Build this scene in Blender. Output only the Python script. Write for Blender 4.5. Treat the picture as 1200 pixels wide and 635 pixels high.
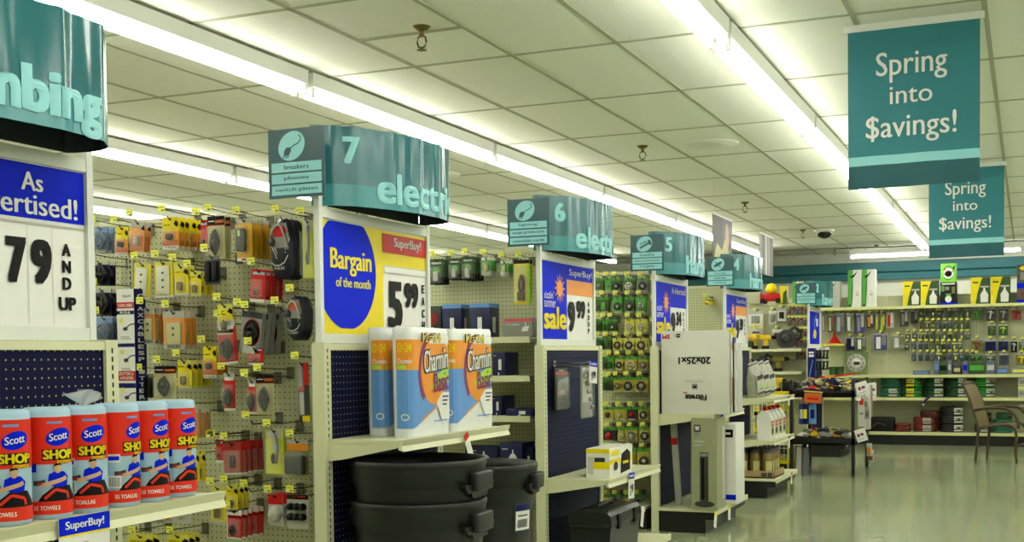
import bpy, bmesh, math, random
from mathutils import Vector, Matrix
random.seed(7)
for o in list(bpy.data.objects): bpy.data.objects.remove(o)
SC = bpy.context.scene
COL = SC.collection
PI = math.pi

# ------------------------------------------------------------------ camera
CAM_H = 1.30
YAW, PITCH, ROLL = 0.40519405, -0.03665705, -0.01226846
FPX, CPY = 1409.88, 469.86
cy_, sy_ = math.cos(YAW), math.sin(YAW)
c_f = Vector((-sy_*math.cos(PITCH), cy_*math.cos(PITCH), math.sin(PITCH)))
c_r = Vector((cy_, sy_, 0)); c_u = c_r.cross(c_f)
c_r2 = c_r*math.cos(ROLL) + c_u*math.sin(ROLL)
c_u2 = -c_r*math.sin(ROLL) + c_u*math.cos(ROLL)
cam_d = bpy.data.cameras.new('camera'); cam = bpy.data.objects.new('camera', cam_d); COL.objects.link(cam)
cam_d.sensor_width = 36; cam_d.lens = FPX/1200*36; cam_d.shift_y = (CPY-317.5)/1200
cam_d.clip_start = .05; cam_d.clip_end = 200
cam.matrix_world = Matrix(((c_r2.x, c_u2.x, -c_f.x, 0), (c_r2.y, c_u2.y, -c_f.y, 0), (c_r2.z, c_u2.z, -c_f.z, CAM_H), (0, 0, 0, 1)))
SC.camera = cam

# ------------------------------------------------------------------ world, exposure
w = bpy.data.worlds.new('world'); SC.world = w; w.use_nodes = True
w.node_tree.nodes['Background'].inputs[0].default_value = (0.8, 0.85, 0.8, 1)
w.node_tree.nodes['Background'].inputs[1].default_value = 0.05
TUBE_STRENGTH = 14.0
SC.view_settings.view_transform = 'Standard'; SC.view_settings.look = 'None'
SC.view_settings.gamma = 1; SC.view_settings.use_curve_mapping = False
SC.view_settings.exposure = 0.45
SC.cycles.use_denoising = True
SC.cycles.max_bounces = 6; SC.cycles.diffuse_bounces = 4; SC.cycles.glossy_bounces = 3; SC.cycles.transparent_max_bounces = 12

def ray(x, y): return c_f + c_r2*((x-600)/FPX) - c_u2*((y-CPY)/FPX)
def atX(x, y, X): d = ray(x, y); d = d*(X/d.x); return Vector((d.x, d.y, d.z+CAM_H))
def atY(x, y, Y): d = ray(x, y); d = d*(Y/d.y); return Vector((d.x, d.y, d.z+CAM_H))
def atZ(x, y, Z): d = ray(x, y); d = d*((Z-CAM_H)/d.z); return Vector((d.x, d.y, Z))

# ------------------------------------------------------------------ materials
MATS = {}
def lin(c): return tuple((v/12.92 if v <= .04045 else ((v+.055)/1.055)**2.4) for v in c)
def M(name, rgb=None, rough=.5, metal=0.0, emit=0, alpha=1, noise=.06, nscale=30, bump=0, bscale=200, coat=0, spec=.5, stretch=None):
    if name in MATS: return MATS[name]
    m = bpy.data.materials.new(name); m.use_nodes = True; MATS[name] = m
    nt = m.node_tree; b = nt.nodes['Principled BSDF']
    c = lin(rgb)
    b.inputs['Roughness'].default_value = rough; b.inputs['Metallic'].default_value = metal
    b.inputs['Coat Weight'].default_value = coat; b.inputs['Specular IOR Level'].default_value = spec
    b.inputs['Base Color'].default_value = (*c, 1)
    if emit:
        b.inputs['Emission Color'].default_value = (1.0, .985, .90, 1); b.inputs['Emission Strength'].default_value = emit
    if alpha < 1: b.inputs['Alpha'].default_value = alpha
    if noise or bump:
        tc = nt.nodes.new('ShaderNodeTexCoord'); src = tc.outputs['Object']
        if stretch:
            mp = nt.nodes.new('ShaderNodeMapping'); mp.inputs['Scale'].default_value = stretch
            nt.links.new(src, mp.inputs[0]); src = mp.outputs[0]
    if noise:
        n = nt.nodes.new('ShaderNodeTexNoise'); n.inputs['Scale'].default_value = nscale; n.inputs['Detail'].default_value = 3
        nt.links.new(src, n.inputs['Vector'])
        mx = nt.nodes.new('ShaderNodeMix'); mx.data_type = 'RGBA'
        mx.inputs[6].default_value = (*[v*(1-noise) for v in c], 1); mx.inputs[7].default_value = (*[min(1, v*(1+noise)) for v in c], 1)
        nt.links.new(n.outputs['Fac'], mx.inputs[0]); nt.links.new(mx.outputs[2], b.inputs['Base Color'])
    if bump:
        n2 = nt.nodes.new('ShaderNodeTexNoise'); n2.inputs['Scale'].default_value = bscale; n2.inputs['Detail'].default_value = 2
        nt.links.new(src, n2.inputs['Vector'])
        bp = nt.nodes.new('ShaderNodeBump'); bp.inputs['Strength'].default_value = bump; bp.inputs['Distance'].default_value = .01
        nt.links.new(n2.outputs['Fac'], bp.inputs['Height']); nt.links.new(bp.outputs[0], b.inputs['Normal'])
    return m

def grid_mask(nt, vec, axis, step, off=0.0):
    """distance (m) to the middle of the cell along one axis"""
    s = nt.nodes.new('ShaderNodeSeparateXYZ'); nt.links.new(vec, s.inputs[0])
    def mth(op, a, b=None):
        n = nt.nodes.new('ShaderNodeMath'); n.operation = op
        for i, v in enumerate((a, b)):
            if v is None: continue
            if isinstance(v, (int, float)): n.inputs[i].default_value = v
            else: nt.links.new(v, n.inputs[i])
        return n.outputs[0]
    v = mth('ADD', s.outputs[axis], 1000*step+off)
    v = mth('MODULO', v, step); v = mth('SUBTRACT', v, step/2)
    return v, mth

def pegboard(name, rgb, hole, ax=(0, 2), step=.0254, r=.0034, rough=.5, ribs=0, spec=.5):
    if name in MATS: return MATS[name]
    m = M(name, rgb, rough, noise=0, spec=spec); nt = m.node_tree; b = nt.nodes['Principled BSDF']
    tc = nt.nodes.new('ShaderNodeTexCoord')
    a, mth = grid_mask(nt, tc.outputs['Object'], ax[0], step); c, _ = grid_mask(nt, tc.outputs['Object'], ax[1], step)
    d = mth('SQRT', mth('ADD', mth('MULTIPLY', a, a), mth('MULTIPLY', c, c)))
    k = mth('LESS_THAN', d, r)
    mx = nt.nodes.new('ShaderNodeMix'); mx.data_type = 'RGBA'
    mx.inputs[6].default_value = (*lin(rgb), 1); mx.inputs[7].default_value = (*lin(hole), 1)
    nt.links.new(k, mx.inputs[0]); nt.links.new(mx.outputs[2], b.inputs['Base Color'])
    if ribs:
        g, _ = grid_mask(nt, tc.outputs['Object'], 2, .0254)
        ab = mth('ABSOLUTE', g); bp = nt.nodes.new('ShaderNodeBump'); bp.inputs['Distance'].default_value = .4; bp.inputs['Strength'].default_value = ribs
        nt.links.new(ab, bp.inputs['Height']); nt.links.new(bp.outputs[0], b.inputs['Normal'])
    return m

CREAM = M('cream_enamel', (.80, .80, .66), .38, noise=.03)
PEG = pegboard('cream_pegboard', (.74, .75, .60), (.22, .22, .14))
NAVYD = pegboard('navy_pegboard', (.025, .045, .19), (.62, .60, .36), ax=(1, 2), r=.0027, rough=.6, spec=.12)
NAVYR = pegboard('navy_ribbed_panel', (.06, .09, .22), (.03, .04, .12), ax=(1, 2), r=.0034, ribs=.16, rough=.6, spec=.15)
BLACK = M('black_plastic', (.045, .045, .045), .45, spec=.3)
KICK = M('black_kick_plate', (.06, .06, .06), .4)
WHITE = M('white_print', (.86, .86, .84), .45, noise=.02)
OFFW = M('white_metal', (.82, .83, .80), .4, noise=.02)
INK = M('black_ink', (.02, .02, .025), .5, spec=.2)
TEAL = M('teal_vinyl', (.10, .38, .41), .16, noise=.14, nscale=3, bump=1, bscale=2.2, stretch=(3.5, 3.5, .7))
TEALD = M('dark_teal_print', (.10, .29, .32), .25, noise=.05)
TEALI = M('teal_lining', (.03, .11, .12), .6)
TEALL = M('light_teal_print', (.53, .78, .80), .4, noise=.03)
TEALM = M('mid_teal_print', (.20, .51, .54), .2, noise=.1, nscale=3, bump=.9, bscale=2.2, stretch=(3.5, 3.5, .5))
CLOTH = M('teal_cloth', (.14, .46, .50), .6, noise=.12, nscale=4, bump=.5, bscale=6)
CLOTHD = M('dark_teal_cloth', (.08, .33, .36), .6, noise=.12, nscale=4, bump=.5, bscale=6)
BLUE = M('blue_print', (.0, .12, .80), .5, spec=.08)
DBLUE = M('dark_blue_print', (.04, .07, .36), .35, spec=.25)
YEL = M('yellow_print', (.88, .80, .04), .4, spec=.25)
YELL = M('pale_yellow_print', (.84, .82, .34), .4)
ORG = M('orange_print', (.88, .55, .10), .4)
DORG = M('deep_orange_print', (.76, .36, .08), .4)
RED = M('red_print', (.76, .08, .07), .4, spec=.25)
DRED = M('dark_red_print', (.50, .07, .06), .4)
GREEN = M('green_print', (.30, .62, .20), .45)
DGREEN = M('dark_green_print', (.14, .28, .10), .45)
LIME = M('lime_print', (.62, .80, .20), .45)
GREY = M('grey_print', (.50, .50, .47), .5)
DGREY = M('dark_grey_plastic', (.18, .18, .18), .45)
LGREY = M('light_grey_print', (.70, .70, .66), .5)
BEIGE = M('beige_print', (.72, .70, .48), .5)
OLIVE = M('olive_print', (.45, .44, .20), .5)
TAGY = M('yellow_price_ticket', (.92, .92, .30), .45)
WIRE = M('dark_steel_wire', (.22, .21, .18), .35, metal=.6)
HPLATE = M('hook_back_plate', (.40, .40, .33), .4, metal=.3)
CHROME = M('bright_steel', (.62, .62, .60), .25, metal=.9)
BUBBLE = M('clear_blister_plastic', (.92, .93, .90), .12, alpha=.10, noise=0)
WRAP = M('crumpled_clear_wrap', (.85, .87, .88), .15, alpha=.4, noise=0)
CORD = M('black_cord', (.03, .03, .03), .4)
ALMOND = M('almond_wall_plate', (.80, .80, .72), .35)
BROWN = M('brown_cord', (.30, .17, .10), .5)
CARDB = M('cardboard', (.62, .52, .36), .7)
SKIN = M('printed_skin_tone', (.76, .60, .45), .5)
PURPLE = M('purple_print', (.50, .12, .38), .4)
SKYB = M('sky_blue_print', (.36, .56, .82), .4)
PALEB = M('pale_blue_paper', (.62, .74, .82), .6)

# ------------------------------------------------------------------ mesh builder
class MB:
    def __init__(s): s.v = []; s.f = []; s.m = []; s.s = []; s.mats = []; s.T = Matrix.Identity(4)
    def add(s, vs, fs, mat, smooth=False):
        if mat not in s.mats: s.mats.append(mat)
        k = s.mats.index(mat); n = len(s.v)
        s.v += [s.T @ Vector(v) for v in vs]
        for f in fs: s.f.append([n+i for i in f]); s.m.append(k); s.s.append(smooth)
        return s
    def box(s, x0, y0, z0, x1, y1, z1, mat, bev=0):
        if bev:
            bm = bmesh.new(); bmesh.ops.create_cube(bm, size=1)
            for v in bm.verts: v.co = Vector(((x0+x1)/2+v.co.x*abs(x1-x0), (y0+y1)/2+v.co.y*abs(y1-y0), (z0+z1)/2+v.co.z*abs(z1-z0)))
            bmesh.ops.bevel(bm, geom=list(bm.edges), offset=bev, segments=2, affect='EDGES', profile=.6)
            bm.verts.index_update()
            s.add([v.co.copy() for v in bm.verts], [[v.index for v in f.verts] for f in bm.faces], mat, True); bm.free(); return s
        v = [(x, y, z) for x in (x0, x1) for y in (y0, y1) for z in (z0, z1)]
        return s.add(v, [(0, 1, 3, 2), (4, 6, 7, 5), (0, 4, 5, 1), (2, 3, 7, 6), (0, 2, 6, 4), (1, 5, 7, 3)], mat)
    def prism(s, pts, a, b, mat, axis='y', smooth=False):
        n = len(pts)
        def P(p, t): return {'y': (p[0], t, p[1]), 'x': (t, p[0], p[1]), 'z': (p[0], p[1], t)}[axis]
        vs = [P(p, a) for p in pts]+[P(p, b) for p in pts]
        s.add(vs, [list(range(n)), list(range(2*n-1, n-1, -1))], mat)
        return s.add(vs, [(i, (i+1) % n, n+(i+1) % n, n+i) for i in range(n)], mat, smooth)
    def lathe(s, prof, mat, c=(0, 0, 0), seg=16, axis='z', smooth=True, caps=True):
        vs = []
        for r, z in prof:
            for i in range(seg):
                a = 2*PI*i/seg; x, y = r*math.cos(a), r*math.sin(a)
                p = {'z': (x, y, z), 'y': (x, z, y), 'x': (z, x, y)}[axis]
                vs.append((c[0]+p[0], c[1]+p[1], c[2]+p[2]))
        fs = [(j*seg+i, j*seg+(i+1) % seg, (j+1)*seg+(i+1) % seg, (j+1)*seg+i) for j in range(len(prof)-1) for i in range(seg)]
        s.add(vs, fs, mat, smooth)
        if caps:
            if prof[0][0] > 1e-6: s.add(vs[:seg], [list(range(seg))], mat)
            if prof[-1][0] > 1e-6: s.add(vs[-seg:], [list(range(seg))], mat)
        return s
    def tube(s, path, r, mat, seg=6, closed=False, rads=None):
        path = [Vector(p) for p in path]; n = len(path); vs = []
        for i, p in enumerate(path):
            if closed: t = path[(i+1) % n]-path[i-1]
            else: t = path[min(i+1, n-1)]-path[max(i-1, 0)]
            t = t.normalized() if t.length > 1e-9 else Vector((0, 0, 1))
            u = t.cross(Vector((0, 0, 1)) if abs(t.z) < .9 else Vector((1, 0, 0))).normalized(); v = t.cross(u)
            rr = rads[i] if rads else r
            vs += [p+u*(rr*math.cos(2*PI*k/seg))+v*(rr*math.sin(2*PI*k/seg)) for k in range(seg)]
        m = n if closed else n-1
        fs = [(i*seg+k, i*seg+(k+1) % seg, ((i+1) % n)*seg+(k+1) % seg, ((i+1) % n)*seg+k) for i in range(m) for k in range(seg)]
        if not closed: fs += [list(range(seg)), list(range((n-1)*seg, n*seg))]
        return s.add(vs, fs, mat, True)
    def mesh(s, name):
        me = bpy.data.meshes.new(name); me.from_pydata([tuple(v) for v in s.v], [], s.f)
        for m in s.mats: me.materials.append(m)
        me.polygons.foreach_set('material_index', s.m); me.polygons.foreach_set('use_smooth', s.s)
        bm = bmesh.new(); bm.from_mesh(me); bmesh.ops.recalc_face_normals(bm, faces=list(bm.faces)) if not getattr(s, 'keepn', 0) else None
        bm.to_mesh(me); bm.free(); me.update(); return me
    def obj(s, name, parent=None, loc=None, rz=0):
        o = bpy.data.objects.new(name, s.mesh(name)); COL.objects.link(o)
        if parent: o.parent = parent
        if loc is not None: o.location = loc
        if rz: o.rotation_euler.z = rz
        return o

GLY = {}
def glyphs(txt, bold, serif=False):
    k = (txt, bold)
    if k in GLY: return GLY[k]
    cu = bpy.data.curves.new('t', 'FONT'); cu.body = txt; cu.size = 1; cu.resolution_u = 3; cu.offset = bold; cu.fill_mode = 'FRONT'
    if bold > .015: cu.space_character = 1.0+bold*1.2
    o = bpy.data.objects.new('t', cu); COL.objects.link(o)
    dg = bpy.context.evaluated_depsgraph_get(); me = bpy.data.meshes.new_from_object(o.evaluated_get(dg))
    vs = [(v.co.x, v.co.y) for v in me.vertices]; fs = [list(p.vertices) for p in me.polygons]
    bpy.data.objects.remove(o); bpy.data.curves.remove(cu); bpy.data.meshes.remove(me)
    x0 = min(a for a, b in vs); x1 = max(a for a, b in vs); y0 = min(b for a, b in vs); y1 = max(b for a, b in vs)
    GLY[k] = ([((a-x0)/(x1-x0), (b-y0)/(y1-y0)) for a, b in vs], fs); return GLY[k]

class Pr:
    """prints flat shapes on a surface given by fn(u, v, lift) in metres"""
    def __init__(s, mb, fn, step=None): s.mb = mb; s.fn = fn; s.step = step
    def rect(s, u0, v0, u1, v1, mat, l=1):
        n = 1 if not s.step else max(1, int(abs(u1-u0)/s.step))
        vs = [s.fn(u0+(u1-u0)*i/n, v, l) for i in range(n+1) for v in (v0, v1)]
        s.mb.add(vs, [(2*i, 2*i+2, 2*i+3, 2*i+1) for i in range(n)], mat, bool(s.step)); return s
    def poly(s, pts, mat, l=1):
        if not s.step: s.mb.add([s.fn(u, v, l) for u, v in pts], [list(range(len(pts)))], mat); return s
        lo = min(p[0] for p in pts); hi = max(p[0] for p in pts); n = max(1, int((hi-lo)/s.step))
        def clip(ps, c, sg):
            out = []
            for i, a in enumerate(ps):
                b = ps[i-1]; da, db = (a[0]-c)*sg, (b[0]-c)*sg
                if (da >= 0) != (db >= 0): f = db/(db-da); out.append((c, b[1]+(a[1]-b[1])*f))
                if da >= 0: out.append(a)
            return out
        for i in range(n):
            q = clip(clip(pts, lo+(hi-lo)*i/n, 1), lo+(hi-lo)*(i+1)/n, -1)
            if len(q) > 2: s.mb.add([s.fn(u, v, l) for u, v in q], [list(range(len(q)))], mat)
        return s
    def ell(s, cu, cv, ru, rv, mat, l=1, n=20, tilt=0):
        ct, st = math.cos(tilt), math.sin(tilt); pts = []
        for i in range(n):
            a = 2*PI*i/n; x, y = ru*math.cos(a), rv*math.sin(a); pts.append((cu+x*ct-y*st, cv+x*st+y*ct))
        return s.poly(pts, mat, l)
    def line(s, pts, wd, mat, l=1):
        for (a, b), (c, d) in zip(pts, pts[1:]):
            L = math.hypot(c-a, d-b) or 1; nx, ny = -(d-b)/L*wd/2, (c-a)/L*wd/2
            s.poly([(a+nx, b+ny), (c+nx, d+ny), (c-nx, d-ny), (a-nx, b-ny)], mat, l)
        return s
    def text(s, txt, u0, v0, u1, v1, mat, l=2, bold=.0, rot=False, shear=0, rise=0):
        vs, fs = glyphs(txt, 0)
        H = v1-v0; o = min(bold*H*1.15, abs(u1-u0)*.12)
        if bold > .03: sh = [(i*o, j*o*.55) for i in (-1, -.33, .33, 1) for j in (-1, 1)]
        elif bold > 0: sh = [(i*o, 0) for i in (-1, 0, 1)]
        else: sh = [(0, 0)]
        for kk, (du, dv) in enumerate(sh):
            out = []; lk = l+kk*.22
            for a, b in vs:
                if rot: a, b = 1-a, 1-b
                out.append(s.fn(u0+o+(u1-u0-2*o)*a+shear*b*H+du, v0+o*.55+(H-o*1.1)*b+rise*a+dv, lk))
            s.mb.add(out, fs, mat)
        return s

def flat(O, U, V, N, k=.0008):
    O, U, V, N = Vector(O), Vector(U), Vector(V), Vector(N)
    return lambda u, v, l: O+U*u+V*v+N*(l*k)

# ------------------------------------------------------------------ tagging
USED = {}
def tag(o, label, cat, group=None, kind=None):
    o['label'] = label; o['category'] = cat
    if group: o['group'] = group
    if kind: o['kind'] = kind
    n = len(label.split())
    if n < 4 or n > 16: print('LABEL LENGTH', n, label)
    if label in USED: print('LABEL TWICE', label)
    USED[label] = 1
    return o
def thing(name, label, cat, loc=(0, 0, 0), group=None, rz=0):
    o = bpy.data.objects.new(name, None); COL.objects.link(o); o.location = loc; o.rotation_euler.z = rz; o.empty_display_size = .1
    return tag(o, label, cat, group)
def struct(o): o['kind'] = 'structure'; return o
def dup(o, loc=None, label=None, parent=None, group=None):
    c = o.copy(); COL.objects.link(c); c.parent = parent
    if parent is None:
        if loc is not None: c.location = loc
        if label: tag(c, label, c['category'], group or c.get('group'))
    for ch in o.children: dup(ch, parent=c)
    return c
ORD = ['first', 'second', 'third', 'fourth', 'fifth', 'sixth', 'seventh', 'eighth', 'ninth', 'tenth', 'eleventh', 'twelfth', 'thirteenth', 'fourteenth', 'fifteenth', 'sixteenth', 'seventeenth', 'eighteenth']
# ================================================================== the building
CEIL = 2.92
TX0, TDX = 1.62*-2.3025295, 1.62*.36411085      # ceiling grid, tees running along the aisle axis
TY0, TDY = 1.62*3.70772527, 1.62*.76534345
XL, XR, YN, YF = -15.0, 4.0, -3.5, 20.2

# floor: polished vinyl tile
fm = bpy.data.materials.new('polished_vinyl_tile'); fm.use_nodes = True
nt = fm.node_tree; b = nt.nodes['Principled BSDF']; tc = nt.nodes.new('ShaderNodeTexCoord')
n1 = nt.nodes.new('ShaderNodeTexNoise'); n1.inputs['Scale'].default_value = 2.2; n1.inputs['Detail'].default_value = 8; n1.inputs['Roughness'].default_value = .7
nt.links.new(tc.outputs['Object'], n1.inputs['Vector'])
cr = nt.nodes.new('ShaderNodeValToRGB'); cr.color_ramp.elements[0].position = .3; cr.color_ramp.elements[1].position = .7
cr.color_ramp.elements[0].color = (*lin((.57, .60, .47)), 1); cr.color_ramp.elements[1].color = (*lin((.65, .68, .55)), 1)
nt.links.new(n1.outputs['Fac'], cr.inputs[0])
bk = nt.nodes.new('ShaderNodeTexBrick'); bk.offset = 0; bk.inputs['Scale'].default_value = 1; bk.inputs['Brick Width'].default_value = .3048; bk.inputs['Row Height'].default_value = .3048
bk.inputs['Mortar Size'].default_value = .0012; bk.inputs['Color1'].default_value = (1, 1, 1, 1); bk.inputs['Color2'].default_value = (.94, .94, .93, 1); bk.inputs['Mortar'].default_value = (.75, .75, .72, 1)
nt.links.new(tc.outputs['Object'], bk.inputs['Vector'])
mx = nt.nodes.new('ShaderNodeMix'); mx.data_type = 'RGBA'; mx.blend_type = 'MULTIPLY'; mx.inputs[0].default_value = 1
nt.links.new(cr.outputs[0], mx.inputs[6]); nt.links.new(bk.outputs['Color'], mx.inputs[7]); nt.links.new(mx.outputs[2], b.inputs['Base Color'])
b.inputs['Roughness'].default_value = .17; b.inputs['Coat Weight'].default_value = .3; b.inputs['Coat Roughness'].default_value = .08
n3 = nt.nodes.new('ShaderNodeTexNoise'); n3.inputs['Scale'].default_value = 1.6; bp = nt.nodes.new('ShaderNodeBump'); bp.inputs['Strength'].default_value = .05; bp.inputs['Distance'].default_value = .02
nt.links.new(tc.outputs['Object'], n3.inputs['Vector']); nt.links.new(n3.outputs['Fac'], bp.inputs['Height']); nt.links.new(bp.outputs[0], b.inputs['Normal'])
struct(MB().box(XL, YN, -.1, XR, YF, 0, fm).obj('floor'))

WALL = M('painted_wall', (.78, .79, .74), .7, noise=.03, nscale=2)
CT = M('mineral_fibre_tile', (.90, .91, .85), .9, noise=.07, nscale=60, bump=.5, bscale=350)
struct(MB().box(XL, YN, CEIL, XR, YF, CEIL+.1, CT).obj('ceiling'))
TEE = M('ceiling_tee', (.66, .67, .58), .8, spec=.1)
g = MB(); i = -30
while True:
    x = TX0+i*TDX; i += 1
    if x < XL: continue
    if x > XR: break
    g.box(x-.012, YN, CEIL-.004, x+.012, YF, CEIL+.001, TEE)
i = -10
while True:
    y = TY0+i*TDY; i += 1
    if y < YN: continue
    if y > YF: break
    g.box(XL, y-.012, CEIL-.004, XR, y+.012, CEIL+.001, TEE)
y = TY0-.5*TDY; g.box(TX0+TDX, y-.012, CEIL-.007, TX0+2*TDX, y+.012, CEIL+.001, TEE)
struct(g.obj('trim_1'))
struct(MB().box(XL, YF, 0, XR, YF+.1, CEIL, WALL).obj('wall_back'))
struct(MB().box(XL-.1, YN, 0, XL, YF, CEIL, WALL).obj('wall_left'))
struct(MB().box(XR, YN, 0, XR+.1, YF, CEIL, WALL).obj('wall_right'))
struct(MB().box(XL, YN-.1, 0, XR, YN, CEIL, WALL).obj('wall_front'))
# teal valance along the back wall, two boards with a ridge
zt0, zt1 = atY(1060, 305, YF-.12).z, atY(1060, 326.5, YF-.12).z
zm = zt1+(zt0-zt1)*.42
vb = MB(); vb.prism([(YF, zt0), (YF-.1, zt0-.02), (YF-.1, zm+.01), (YF-.13, zm), (YF-.10, zm-.02), (YF-.1, zt1), (YF, zt1)], XL, XR, M('teal_wall_band', (.06, .35, .38), .55, noise=.08, nscale=2), axis='x')
struct(vb.obj('trim_2'))

# ------------------------------------------------------------------ fluorescent strip fixtures
TUBE = M('lit_fluorescent_tube', (.97, 1.0, .93), .3, emit=TUBE_STRENGTH, noise=0)
def strip_light(label, L=2.5, group='fluorescent strip lights'):
    t = thing('strip_light', label, 'ceiling light', group=group)
    h = MB()
    h.prism([(-.055, .075), (-.05, 0), (-.035, -.012), (.035, -.012), (.05, 0), (.055, .075)], .01, L-.01, OFFW, axis='y')
    for y in (.25, L-.25): h.box(-.02, y-.03, .07, .02, y+.03, .092, OFFW)
    h.obj('housing', t)
    for x in (-.035, .035):
        MB().lathe([(.012, .03), (.019, .04), (.019, L-.04), (.012, L-.03)], TUBE, (x, 0, -.034), 10, 'y').obj('tube', t)
        for y in (.012, L-.034):
            MB().box(x-.012, y, -.062, x+.012, y+.022, -.005, OFFW, .003).obj('lamp_holder', t)
    return t
ROWX = [-15+.35, -13.17, -10.81, -8.45, -6.09, -3.73, -1.37, .99, 3.35]
rown = ['', 'by the far left wall', 'fifth row left of the red sign banners', 'fourth row left of the aisle', 'over the backs of the long gondolas', 'running just above the teal aisle signs', 'along the open aisle beside the banners', 'in the row outside the right of the view', 'by the right wall']
proto = None
for ri, X in enumerate(ROWX):
    if ri == 0: continue
    base = {1: 'first row from the left wall', 2: 'second row from the left wall', 3: 'third row from the left wall', 4: 'fourth row from the left wall', 5: 'row running just above the teal aisle signs', 6: 'row over the open aisle beside the banners', 7: 'row right of the open aisle', 8: 'row by the right wall'}[ri]
    for k in range(8):
        Y = 5.8-2.53*3+2.53*k
        if ri in (1, 2, 7, 8) and k % 1: continue
        if Y+2.5 > YF-1.2: continue
        lb = f'white fluorescent strip light, {ORD[k]} along the {base}'
        if proto is None: proto = strip_light(lb); proto.location = (X, Y, 2.848-.02)
        else: dup(proto, (X, Y, 2.828), lb)
for k, x in enumerate((-3.6, -1.02+.0, 1.56)):
    pass
xs = atZ(992, 297, 2.83)
for k, lb in ((0, 'fluorescent strip light along the back wall above the hose shelves'), (1, 'fluorescent strip light along the back wall behind the far banner')):
    o = dup(proto, (xs.x+2.5+2.55*k, YF-.75, 2.828), lb); o.rotation_euler.z = PI/2
# conduit in front of the back wall
c = MB(); c.tube([(-9, YF-1.3, 2.89), (-2.2, YF-1.3, 2.89), (-2.0, YF-1.3, 2.88), (3.5, YF-1.3, 2.88)], .013, GREY, 8)
for x in (-8, -5, -2.1, 1): c.box(x-.03, YF-1.33, 2.875, x+.03, YF-1.27, 2.92, GREY)
tag(c.obj('ceiling_conduit'), 'thin grey conduit under the ceiling near the back wall', 'pipe')

# sprinklers, dome camera
BRASS = M('aged_brass', (.42, .36, .16), .35, metal=.7)
def sprinkler(label, x, y):
    t = thing('ceiling_sprinkler', label, 'sprinkler', (x, y, CEIL), 'ceiling sprinklers')
    MB().lathe([(.045, 0), (.042, -.006), (.02, -.022), (.0, -.022)], BRASS, seg=16).obj('escutcheon', t)
    b = MB(); b.lathe([(.012, -.02), (.014, -.045), (.008, -.05)], BRASS, seg=10)
    for s in (-1, 1): b.tube([(0, 0, -.045), (s*.02, 0, -.052), (s*.025, 0, -.075), (s*.018, 0, -.097), (0, 0, -.104)], .0045, BRASS, 6)
    b.obj('sprinkler_frame', t)
    d = MB(); d.lathe([(.004, -.1), (.004, -.11), (.024, -.112), (.024, -.115)], BRASS, seg=14); d.obj('deflector', t)
for i, ((x, y), d) in enumerate(zip([(494, 36), (753, 174), (873, 239), (941, 271), (978, 292)], ['largest, above the seven sign', 'above the five sign', 'above and beside the hanging posters', 'just left of the dome camera', 'farthest, near the back wall'])):
    p = atZ(x, y, CEIL-.02); p.y = min(p.y, YF-.4)
    sprinkler(f'brass ceiling sprinkler head, {d}', p.x, p.y)
p = atZ(966, 271, CEIL-.02)
t = thing('dome_camera', 'dark glass dome security camera on the ceiling', 'security camera', (p.x, p.y, CEIL))
MB().lathe([(.13, 0), (.13, -.025), (.105, -.035)], OFFW, seg=20).obj('camera_base', t)
MB().lathe([(.1, -.03), (.098, -.06), (.08, -.09), (.045, -.11), (0, -.118)], M('smoked_dome', (.05, .05, .05), .1), seg=20).obj('dome', t)
for n_, (px, py, w_) in enumerate([(500, 205, .3), (835, 168, .2)]):
    p = atZ(px, py, CEIL)
    t = MB().lathe([(w_, 0), (w_*.98, -.012), (w_*.8, -.006), (w_*.78, -.014), (w_*.5, -.006), (w_*.48, -.014), (.05, -.006), (0, -.01)], CT, seg=28).obj('ceiling_diffuser', loc=(p.x, p.y, CEIL))
    tag(t, ['round ceiling air diffuser to the right of the seven sign', 'round ceiling air diffuser between the two strip light rows'][n_], 'vent')

# ================================================================== gondola runs
YI = {8: 1.83, 7: 3.99, 6: 6.285, 5: 8.545, 4: 10.80, 3: 13.07, 2: 15.35}
EW = 1.015            # endcap outer width
XF = -2.5             # front of the endcap uprights
GTOP = 1.955
def slotted(mb, x0, y0, x1, y1, z0, z1, face, mat=CREAM):
    mb.box(x0, y0, z0, x1, y1, z1, mat)
    n = int((z1-z0-.04)/.0254)
    for i in range(n):
        z = z0+.03+i*.0254
        if face == '+x':
            yc = (y0+y1)/2; mb.add([(x1+.0006, yc-.0035, z), (x1+.0006, yc+.0035, z), (x1+.0006, yc+.0035, z+.015), (x1+.0006, yc-.0035, z+.015)], [(0, 1, 2, 3)], INK)
        else:
            xc = (x0+x1)/2; mb.add([(xc-.0035, y0-.0006, z), (xc+.0035, y0-.0006, z), (xc+.0035, y0-.0006, z+.015), (xc-.0035, y0-.0006, z+.015)], [(0, 1, 2, 3)], INK)
def shelf_mesh(x0, x1, yb, d, z, rail=YEL, tags=(), side='-y', br=True):
    """shelf on the -y side of a gondola: back at yb, front lip at yb-d, top surface z"""
    m = MB(); m.box(x0, yb-d, z-.012, x1, yb, z, CREAM)
    m.box(x0, yb-d-.012, z-.034, x1, yb-d, z+.002, CREAM)
    return m
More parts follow.
